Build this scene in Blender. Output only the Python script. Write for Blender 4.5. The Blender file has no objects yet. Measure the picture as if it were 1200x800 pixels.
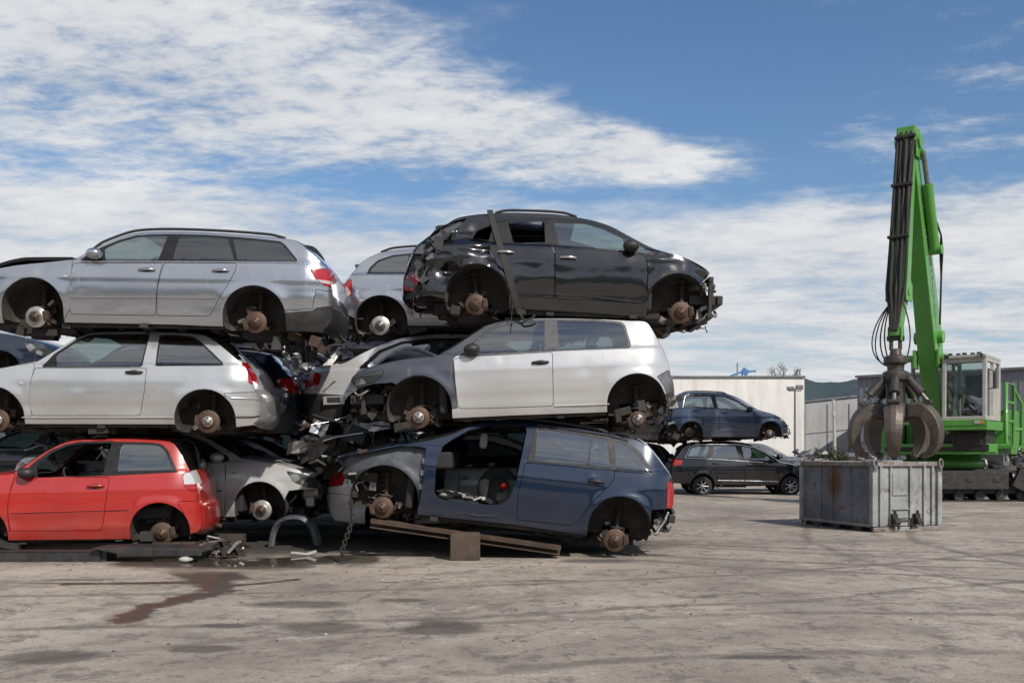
# Car breaker's yard: three stacked piles of stripped cars, a green material handler, a steel skip
import bpy, bmesh, math, random
from math import sin, cos, pi, radians, hypot, sqrt
from mathutils import Vector, Matrix
from mathutils.geometry import delaunay_2d_cdt

sc = bpy.context.scene
COL = sc.collection
rnd = random.Random(7)

# ------------------------------------------------------------------ materials
def nodes_of(name):
    m = bpy.data.materials.new(name); m.use_nodes = True
    nt = m.node_tree
    return m, nt, nt.nodes, nt.links, nt.nodes['Principled BSDF']

def noise(nt, scale, detail=4, rough=0.55, vec=None, dist=0.0):
    n = nt.nodes.new('ShaderNodeTexNoise')
    n.inputs['Scale'].default_value = scale; n.inputs['Detail'].default_value = detail
    n.inputs['Roughness'].default_value = rough; n.inputs['Distortion'].default_value = dist
    if vec is not None: nt.links.new(vec, n.inputs['Vector'])
    return n.outputs['Fac']

def ramp(nt, fac, stops):
    r = nt.nodes.new('ShaderNodeValToRGB')
    el = r.color_ramp.elements
    while len(el) < len(stops): el.new(0.5)
    for e, (p, c) in zip(el, stops):
        e.position = p
        e.color = (c, c, c, 1) if isinstance(c, (int, float)) else (*c, 1)
    nt.links.new(fac, r.inputs['Fac'])
    return r.outputs['Color']

def mixc(nt, fac, a, b, mode='MIX'):
    n = nt.nodes.new('ShaderNodeMix'); n.data_type = 'RGBA'; n.blend_type = mode
    for sock, v in ((n.inputs['Factor'], fac), (n.inputs[6], a), (n.inputs[7], b)):
        if isinstance(v, bpy.types.NodeSocket): nt.links.new(v, sock)
        elif isinstance(v, (int, float)): sock.default_value = v
        else: sock.default_value = (*v, 1)
    return n.outputs[2]

def math_n(nt, op, a, b=0.0, c=None, clamp=False):
    n = nt.nodes.new('ShaderNodeMath'); n.operation = op; n.use_clamp = clamp
    for i, v in enumerate((a, b, c)):
        if v is None: continue
        if isinstance(v, bpy.types.NodeSocket): nt.links.new(v, n.inputs[i])
        else: n.inputs[i].default_value = v
    return n.outputs[0]

def maprange(nt, v, a, b, lo=0.0, hi=1.0):
    n = nt.nodes.new('ShaderNodeMapRange'); n.interpolation_type = 'SMOOTHSTEP'
    nt.links.new(v, n.inputs['Value'])
    n.inputs['From Min'].default_value = a; n.inputs['From Max'].default_value = b
    n.inputs['To Min'].default_value = lo; n.inputs['To Max'].default_value = hi
    return n.outputs['Result']

def objco(nt, scale=(1, 1, 1)):
    t = nt.nodes.new('ShaderNodeTexCoord')
    mp = nt.nodes.new('ShaderNodeMapping'); mp.inputs['Scale'].default_value = scale
    nt.links.new(t.outputs['Object'], mp.inputs['Vector'])
    return mp.outputs['Vector']

def bump(nt, bsdf, h, strength=0.3, dist=0.02):
    b = nt.nodes.new('ShaderNodeBump'); b.inputs['Strength'].default_value = strength
    b.inputs['Distance'].default_value = dist
    nt.links.new(h, b.inputs['Height']); nt.links.new(b.outputs['Normal'], bsdf.inputs['Normal'])

def paint(name, col, metal=0.0, rough=0.3, coat=0.8, dust=0.35, dustcol=(0.30, 0.27, 0.23), spec=0.5, wob=0.12):
    """weathered car paint: dust film, fine scratches, slightly wavy panels"""
    m, nt, N, L, b = nodes_of(name)
    v = objco(nt)
    vs = objco(nt, (1.0, 1.0, 3.0))
    n1 = noise(nt, 2.3, 6, 0.6, vs); n2 = noise(nt, 11, 4, 0.6, v); n3 = noise(nt, 1.1, 3, 0.5, v)
    d = math_n(nt, 'MULTIPLY', ramp(nt, n1, [(0.40, 0.0), (0.75, 1.0)]), ramp(nt, n2, [(0.3, 0.35), (0.7, 1.0)]))
    d = math_n(nt, 'MULTIPLY', d, dust, clamp=True)
    # road dirt thrown up along the sills and lower doors, and a few run marks
    spz = nt.nodes.new('ShaderNodeSeparateXYZ'); L.new(v, spz.inputs[0])
    low = math_n(nt, 'ADD', spz.outputs[2], math_n(nt, 'MULTIPLY', math_n(nt, 'SUBTRACT', n1, 0.5), 0.7))
    low = math_n(nt, 'MULTIPLY', maprange(nt, low, 0.10, 0.46, 1, 0), min(0.8, dust * 2.6))
    run = ramp(nt, noise(nt, 6, 5, 0.6, objco(nt, (2.2, 2.2, 0.16))), [(0.58, 0.0), (0.72, 1.0)])
    run = math_n(nt, 'MULTIPLY', run, dust * 1.4)
    d = math_n(nt, 'MAXIMUM', d, math_n(nt, 'MAXIMUM', low, run))
    base = mixc(nt, ramp(nt, n3, [(0.3, 0.0), (0.7, 1.0)]), [c * 0.88 for c in col], [min(1, c * 1.06) for c in col])
    base = mixc(nt, d, base, dustcol)
    L.new(base, b.inputs['Base Color'])
    b.inputs['Metallic'].default_value = metal
    if metal: L.new(math_n(nt, 'MULTIPLY', math_n(nt, 'SUBTRACT', 1.0, d), metal), b.inputs['Metallic'])
    r = math_n(nt, 'ADD', math_n(nt, 'MULTIPLY', d, 0.6), rough, clamp=True)
    L.new(r, b.inputs['Roughness'])
    b.inputs['Specular IOR Level'].default_value = spec
    b.inputs['Coat IOR'].default_value = 1.6
    L.new(math_n(nt, 'MULTIPLY', math_n(nt, 'SUBTRACT', 1.0, d), coat), b.inputs['Coat Weight'])
    L.new(math_n(nt, 'ADD', math_n(nt, 'MULTIPLY', n1, 0.10), 0.03), b.inputs['Coat Roughness'])
    nb = noise(nt, 2.6, 2, 0.5, v)
    bump(nt, b, nb, wob, 0.03)
    b.inputs['Coat Normal']
    for n in N:
        if n.bl_idname == 'ShaderNodeBump': L.new(n.outputs['Normal'], b.inputs['Coat Normal'])
    return m

def plain(name, col, rough=0.6, metal=0.0, var=0.25, scale=9.0, col2=None, mix2=(0.45, 0.65), bumpy=0.25, spec=0.5, coat=0.0):
    """one material with blotchy variation and an optional second colour (rust, grime)"""
    m, nt, N, L, b = nodes_of(name)
    v = objco(nt)
    n1 = noise(nt, scale, 6, 0.65, v)
    c = mixc(nt, ramp(nt, n1, [(0.25, 0.0), (0.75, 1.0)]), [x * (1 - var) for x in col], [min(1, x * (1 + var)) for x in col])
    if col2:
        n2 = noise(nt, scale * 0.6, 8, 0.7, v, 0.4)
        c = mixc(nt, ramp(nt, n2, [(mix2[0], 0.0), (mix2[1], 1.0)]), c, col2)
    L.new(c, b.inputs['Base Color'])
    b.inputs['Metallic'].default_value = metal
    L.new(maprange(nt, n1, 0.2, 0.8, max(0.02, rough - 0.12), min(1, rough + 0.12)), b.inputs['Roughness'])
    b.inputs['Specular IOR Level'].default_value = spec
    b.inputs['Coat Weight'].default_value = coat
    if bumpy: bump(nt, b, noise(nt, scale * 3, 5, 0.6, v), bumpy, 0.01)
    return m

def glassy(name, tint=(0.62, 0.72, 0.70), base=0.10, grime=0.25):
    """sheet of car window glass: see-through, reflecting, with a film of dirt"""
    m = bpy.data.materials.new(name); m.use_nodes = True
    nt = m.node_tree; N = nt.nodes; L = nt.links
    N.remove(N['Principled BSDF']); out = N['Material Output']
    tr = N.new('ShaderNodeBsdfTransparent'); tr.inputs['Color'].default_value = (*tint, 1)
    gl = N.new('ShaderNodeBsdfGlossy'); gl.inputs['Roughness'].default_value = 0.015
    gl.inputs['Color'].default_value = (0.95, 0.98, 1.0, 1)
    fr = N.new('ShaderNodeFresnel'); fr.inputs['IOR'].default_value = 1.5
    f = math_n(nt, 'ADD', math_n(nt, 'MULTIPLY', fr.outputs['Fac'], 0.9), base, clamp=True)
    v = objco(nt)
    bm_ = N.new('ShaderNodeBump'); bm_.inputs['Strength'].default_value = 0.10; bm_.inputs['Distance'].default_value = 0.03
    L.new(noise(nt, 1.8, 1, 0.5, v), bm_.inputs['Height']); L.new(bm_.outputs['Normal'], gl.inputs['Normal'])
    m1 = N.new('ShaderNodeMixShader'); L.new(f, m1.inputs[0]); L.new(tr.outputs[0], m1.inputs[1]); L.new(gl.outputs[0], m1.inputs[2])
    df = N.new('ShaderNodeBsdfDiffuse'); df.inputs['Color'].default_value = (0.33, 0.32, 0.29, 1)
    g = math_n(nt, 'MULTIPLY', ramp(nt, noise(nt, 5, 8, 0.75, v), [(0.35, 0.1), (0.8, 1.0)]), grime)
    m2 = N.new('ShaderNodeMixShader'); L.new(g, m2.inputs[0]); L.new(m1.outputs[0], m2.inputs[1]); L.new(df.outputs[0], m2.inputs[2])
    L.new(m2.outputs[0], out.inputs['Surface'])
    return m

def lamp_mat(name, col, rough=0.08, alt=None, zband=None):
    m, nt, N, L, b = nodes_of(name)
    v = objco(nt)
    w = N.new('ShaderNodeTexWave'); w.inputs['Scale'].default_value = 9; w.bands_direction = 'Z'
    w.inputs['Distortion'].default_value = 1.0
    L.new(v, w.inputs['Vector'])
    c = mixc(nt, ramp(nt, w.outputs['Fac'], [(0.2, 0.0), (0.9, 1.0)]), [x * 0.7 for x in col], col)
    if zband:
        sp = N.new('ShaderNodeSeparateXYZ'); L.new(v, sp.inputs[0])
        k = math_n(nt, 'MULTIPLY', math_n(nt, 'GREATER_THAN', sp.outputs[2], zband[0]), math_n(nt, 'LESS_THAN', sp.outputs[2], zband[1]))
        c = mixc(nt, k, c, alt)
    elif alt:
        c = mixc(nt, ramp(nt, noise(nt, 5.0, 1, 0.3, v), [(0.54, 0.0), (0.57, 1.0)]), c, alt)
    L.new(c, b.inputs['Base Color']); b.inputs['Roughness'].default_value = rough
    b.inputs['Coat Weight'].default_value = 1.0; b.inputs['Coat Roughness'].default_value = 0.03
    return m

M = {}
M['silver'] = paint('silver_paint', (0.45, 0.465, 0.50), 0.88, 0.22, 0.9, 0.12)
M['pale'] = paint('pale_silver_paint', (0.57, 0.572, 0.575), 0.65, 0.27, 0.7, 0.18)
M['red'] = paint('red_paint', (0.40, 0.018, 0.014), 0.0, 0.30, 0.8, 0.12, (0.30, 0.12, 0.09))
M['black'] = paint('black_paint', (0.006, 0.006, 0.007), 0.0, 0.20, 1.0, 0.04, (0.13, 0.125, 0.12), wob=0.3)
M['white'] = paint('white_silver_paint', (0.60, 0.60, 0.597), 0.45, 0.27, 0.7, 0.12)
M['slate'] = paint('slate_primer_paint', (0.035, 0.042, 0.060), 0.1, 0.42, 0.5, 0.35, (0.14, 0.14, 0.14))
M['blue'] = paint('blue_paint', (0.003, 0.013, 0.038), 0.2, 0.22, 1.0, 0.03, (0.16, 0.17, 0.18))
M['navy'] = paint('navy_paint', (0.007, 0.014, 0.034), 0.2, 0.26, 1.0, 0.14, (0.15, 0.15, 0.16))
M['farblue'] = paint('mid_blue_paint', (0.018, 0.036, 0.078), 0.3, 0.30, 0.9, 0.16, (0.18, 0.18, 0.18))
M['farblack'] = paint('dark_grey_paint', (0.007, 0.008, 0.012), 0.2, 0.25, 0.9, 0.08, (0.16, 0.15, 0.15))
M['grey'] = paint('grey_paint', (0.56, 0.555, 0.54), 0.35, 0.34, 0.8, 0.24)
M['dull'] = paint('dull_silver_paint', (0.60, 0.605, 0.61), 0.15, 0.36, 0.6, 0.2)
M['wing'] = plain('bare_inner_wing', (0.19, 0.20, 0.21), 0.5, 0.35, 0.3, 7, (0.07, 0.06, 0.05), (0.5, 0.75))
M['innerwing'] = plain('bare_inner_wing_panel', (0.075, 0.082, 0.095), 0.5, 0.3, 0.4, 7, (0.15, 0.135, 0.115), (0.52, 0.75))
M['plastic'] = plain('black_plastic', (0.022, 0.022, 0.023), 0.55, 0, 0.3, 14)
M['trim'] = plain('gloss_black_trim', (0.014, 0.014, 0.015), 0.45, 0, 0.3, 14, bumpy=0.05, spec=0.3)
M['greytrim'] = plain('grey_window_trim', (0.075, 0.075, 0.08), 0.4, 0, 0.3, 14, bumpy=0.05)
M['chrome'] = plain('dull_chrome', (0.62, 0.62, 0.62), 0.28, 0.9, 0.15, 12, bumpy=0.08)
M['grime'] = plain('grimy_underside', (0.030, 0.027, 0.024), 0.85, 0, 0.5, 6, (0.085, 0.07, 0.055), (0.5, 0.8))
M['liner'] = plain('dusty_arch_liner', (0.042, 0.038, 0.033), 0.85, 0, 0.45, 5, (0.14, 0.12, 0.095), (0.5, 0.85))
M['rust'] = plain('rusty_iron', (0.065, 0.042, 0.030), 0.8, 0.15, 0.45, 16, (0.105, 0.060, 0.038), (0.45, 0.7))
M['disc'] = plain('rusty_brake_disc', (0.098, 0.058, 0.040), 0.6, 0.4, 0.25, 22, (0.06, 0.04, 0.032), (0.5, 0.8))
M['discbright'] = plain('scoured_brake_disc', (0.42, 0.41, 0.39), 0.4, 0.7, 0.2, 22, (0.2, 0.14, 0.1), (0.6, 0.8))
M['steel'] = plain('dirty_steel', (0.24, 0.23, 0.215), 0.45, 0.7, 0.35, 16, (0.12, 0.08, 0.055), (0.5, 0.7))
M['alu'] = plain('cast_aluminium', (0.30, 0.29, 0.275), 0.5, 0.5, 0.3, 18)
M['int'] = plain('dark_interior', (0.022, 0.021, 0.021), 0.8, 0, 0.3, 10)
M['seat'] = plain('grey_seat_cloth', (0.035, 0.034, 0.034), 0.9, 0, 0.25, 20)
M['pad'] = plain('pale_headrest', (0.42, 0.41, 0.39), 0.8, 0, 0.15, 12)
M['glass'] = glassy('car_glass', (0.40, 0.48, 0.47), 0.19, 0.05)
M['wglass'] = glassy('windscreen_glass', (0.50, 0.62, 0.59), 0.18, 0.10)
M['darkglass'] = glassy('tinted_glass', (0.05, 0.055, 0.055), 0.11, 0.04)
M['bglass'] = glassy('hatch_glass', (0.02, 0.025, 0.03), 0.16, 0.02)
M['tail'] = lamp_mat('red_tail_lens', (0.42, 0.010, 0.014))
M['tailmix'] = lamp_mat('red_and_clear_tail_lens', (0.42, 0.010, 0.014), alt=(0.62, 0.56, 0.54))
M['tailestate'] = lamp_mat('red_tail_lens_clear_middle', (0.42, 0.010, 0.014), alt=(0.5, 0.42, 0.42), zband=(0.660, 0.698))
M['tailred'] = lamp_mat('red_tail_lens_clear_top', (0.42, 0.010, 0.014), alt=(0.55, 0.53, 0.53), zband=(0.760, 9))
M['head'] = lamp_mat('dirty_headlamp_lens', (0.05, 0.053, 0.05), 0.12, (0.22, 0.225, 0.22))
M['amber'] = lamp_mat('amber_lens', (0.75, 0.24, 0.03))
M['rubber'] = plain('tyre_rubber', (0.020, 0.020, 0.021), 0.8, 0, 0.3, 14)
M['rim'] = plain('alloy_rim', (0.46, 0.46, 0.46), 0.35, 0.7, 0.2, 14)
M['tarp'] = plain('strap_webbing', (0.030, 0.030, 0.029), 0.75, 0, 0.4, 18)
M['wood'] = plain('weathered_timber', (0.075, 0.055, 0.042), 0.9, 0, 0.35, 7, (0.03, 0.024, 0.02), (0.5, 0.7))
M['beam'] = plain('rust_brown_beam', (0.090, 0.058, 0.040), 0.75, 0.2, 0.35, 6, (0.04, 0.028, 0.022), (0.45, 0.7))
M['darkbeam'] = plain('black_steel_beam', (0.050, 0.050, 0.052), 0.5, 0.4, 0.4, 9, (0.10, 0.075, 0.055), (0.55, 0.75))

# ------------------------------------------------------------------ mesh collector
class MB:
    def __init__(s): s.v = []; s.f = []; s.m = []; s.s = []
    def add(s, vs, fs, mat=0, smooth=False):
        o = len(s.v); s.v += [tuple(p) for p in vs]
        for f in fs: s.f.append([i + o for i in f]); s.m.append(mat); s.s.append(smooth)
    def box(s, c, d, rot=None, mat=0, taper=1.0):
        x, y, z = (q / 2 for q in d); P = []
        for k in (-1, 1):
            t = taper if k == 1 else 1.0
            for i, j in ((-1, -1), (1, -1), (1, 1), (-1, 1)): P.append(Vector((i * x * t, j * y * t, k * z)))
        if rot is not None: P = [rot @ p for p in P]
        P = [p + Vector(c) for p in P]
        s.add(P, [(3, 2, 1, 0), (4, 5, 6, 7), (0, 1, 5, 4), (1, 2, 6, 5), (2, 3, 7, 6), (3, 0, 4, 7)], mat)
    def tube(s, path, r, n=8, mat=0, caps=True, smooth=True, flat=1.0):
        path = [Vector(p) for p in path]; R = r if isinstance(r, (list, tuple)) else [r] * len(path)
        vs = []; up = None
        for i, p in enumerate(path):
            t = (path[min(i + 1, len(path) - 1)] - path[max(i - 1, 0)])
            if t.length < 1e-9: t = Vector((0, 0, 1))
            t.normalize()
            if up is None: up = Vector((0, 0, 1)) if abs(t.z) < 0.9 else Vector((1, 0, 0))
            a = t.cross(up)
            if a.length < 1e-6: a = t.orthogonal()
            a.normalize(); b = a.cross(t).normalized(); up = b
            for k in range(n):
                q = 2 * pi * k / n; vs.append(p + a * cos(q) * R[i] + b * sin(q) * R[i] * flat)
        fs = []
        for i in range(len(path) - 1):
            for k in range(n):
                k2 = (k + 1) % n; fs.append((i * n + k, i * n + k2, (i + 1) * n + k2, (i + 1) * n + k))
        s.add(vs, fs, mat, smooth)
        if caps:
            e = (len(path) - 1) * n
            s.add(vs[:n], [list(range(n))[::-1]], mat); s.add(vs[e:], [list(range(n))], mat)
    def lathe(s, prof, c, axis='y', n=24, mat=0, smooth=True, sg=1):
        """prof: (radius, offset along the axis)"""
        vs = []
        for r, h in prof:
            for k in range(n):
                q = 2 * pi * k / n; a, b = r * cos(q), r * sin(q)
                h2 = h * sg
                vs.append(Vector(c) + Vector({'y': (a, h2, b), 'z': (a, b, h2), 'x': (h2, a, b)}[axis]))
        fs = []
        for i in range(len(prof) - 1):
            for k in range(n):
                k2 = (k + 1) % n; fs.append((i * n + k, i * n + k2, (i + 1) * n + k2, (i + 1) * n + k))
        s.add(vs, fs, mat, smooth)
    def ball(s, c, r, mat=0, n=12, m=8):
        rx, ry, rz = r if isinstance(r, (list, tuple)) else (r, r, r); vs = []
        for i in range(m + 1):
            t = pi * i / m
            for k in range(n):
                q = 2 * pi * k / n; vs.append((c[0] + rx * sin(t) * cos(q), c[1] + ry * sin(t) * sin(q), c[2] + rz * cos(t)))
        fs = [(i * n + k, i * n + (k + 1) % n, (i + 1) * n + (k + 1) % n, (i + 1) * n + k) for i in range(m) for k in range(n)]
        s.add(vs, fs, mat, True)
    def prism(s, poly, d0, d1, axis='y', mat=0):
        """polygon in two axes, pushed along the third from d0 to d1"""
        n = len(poly)
        def P(a, b, d): return {'y': (a, d, b), 'x': (d, a, b), 'z': (a, b, d)}[axis]
        vs = [P(a, b, d0) for a, b in poly] + [P(a, b, d1) for a, b in poly]
        s.add(vs, [list(range(n)), list(range(2 * n - 1, n - 1, -1))] + [(i, i + n, (i + 1) % n + n, (i + 1) % n) for i in range(n)], mat)
    def build(s, name, mats, parent=None, bevel=0.0, fix=True):
        me = bpy.data.meshes.new(name)
        me.from_pydata(s.v, [], s.f)
        for m in (mats if isinstance(mats, (list, tuple)) else [mats]): me.materials.append(m)
        me.polygons.foreach_set('material_index', s.m); me.polygons.foreach_set('use_smooth', s.s)
        if fix:
            bm = bmesh.new(); bm.from_mesh(me); bmesh.ops.recalc_face_normals(bm, faces=bm.faces); bm.to_mesh(me); bm.free()
        me.update()
        o = bpy.data.objects.new(name, me); COL.objects.link(o)
        if parent: o.parent = parent
        if bevel:
            b = o.modifiers.new('Bevel', 'BEVEL'); b.width = bevel; b.segments = 2; b.limit_method = 'ANGLE'; b.angle_limit = 0.7
            b.harden_normals = False
        return o

def tag(o, label=None, cat=None, group=None, kind=None):
    if label: o['label'] = label
    if cat: o['category'] = cat
    if group: o['group'] = group
    if kind: o['kind'] = kind
    return o

def empty(name, loc, rz=0.0, ry=0.0):
    o = bpy.data.objects.new(name, None); COL.objects.link(o)
    o.empty_display_size = 0.2
    o.rotation_euler = (0, ry, rz); o.location = loc
    return o

def copy_tree(o, parent=None):
    c = o.copy(); COL.objects.link(c)
    if parent: c.parent = parent
    for ch in list(o.children): copy_tree(ch, c)
    return c

F_, CX_, HY_, CH_ = 1150.0, 600.0, 531.0, 1.25
def at(px, py, Y):
    """a measured point of the yard: sight-line (px, py) of the survey view at distance Y"""
    return Vector(((px - CX_) * Y / F_, Y, CH_ + (HY_ - py) * Y / F_))

def sstep(a, b, x):
    t = max(0.0, min(1.0, (x - a) / (b - a)))
    return t * t * (3 - 2 * t)

def half_width(S, x, z):
    """half width of a car body at length x and height z"""
    W, zs, zb = S['W'], S['zs'], S['zb']
    if z < zb:
        t = (z - zs) / (zb - zs)
        if t < 0.55:
            k = (0.55 - max(t, -0.25)) / 0.55
            w = W - 0.065 * k * k
        else:
            k = (t - 0.55) / 0.45
            w = W - 0.045 * k * k
        # a crease under the belt and a soft hollow along the lower doors
        w -= 0.010 * math.exp(-((t - 0.30) / 0.10) ** 2)
        w += 0.007 * sstep(0.66, 0.74, t) * (1 - sstep(0.74, 1.0, t))
    else:
        d = z - zb
        w = W - 0.045 - 0.022 * sstep(0, 0.05, d) - 0.27 * d - 0.26 * d * d
    for e, sg in ((S['x0'], 1), (S['x1'], -1)):
        R = S.get('R0', 0.5) if sg == 1 else S.get('R1', 0.5)
        d = R - (x - e) * sg
        if d > 0:
            q = min(d / R, 0.985)
            w -= 0.36 * (R / 0.5) * (1 - math.sqrt(1 - q * q))
    hl = 0.5 * (S['x1'] - S['x0'])
    w -= 0.035 * abs((x - 0.5 * (S['x0'] + S['x1'])) / hl) ** 3
    for ax, az, r in S['arches']:
        q = math.hypot(x - ax, z - az) - r
        if z < zb + 0.1:
            w += S.get('flare', 0.018) * math.exp(-(max(q, 0) / 0.075) ** 2)
    return max(w, 0.12)
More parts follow.
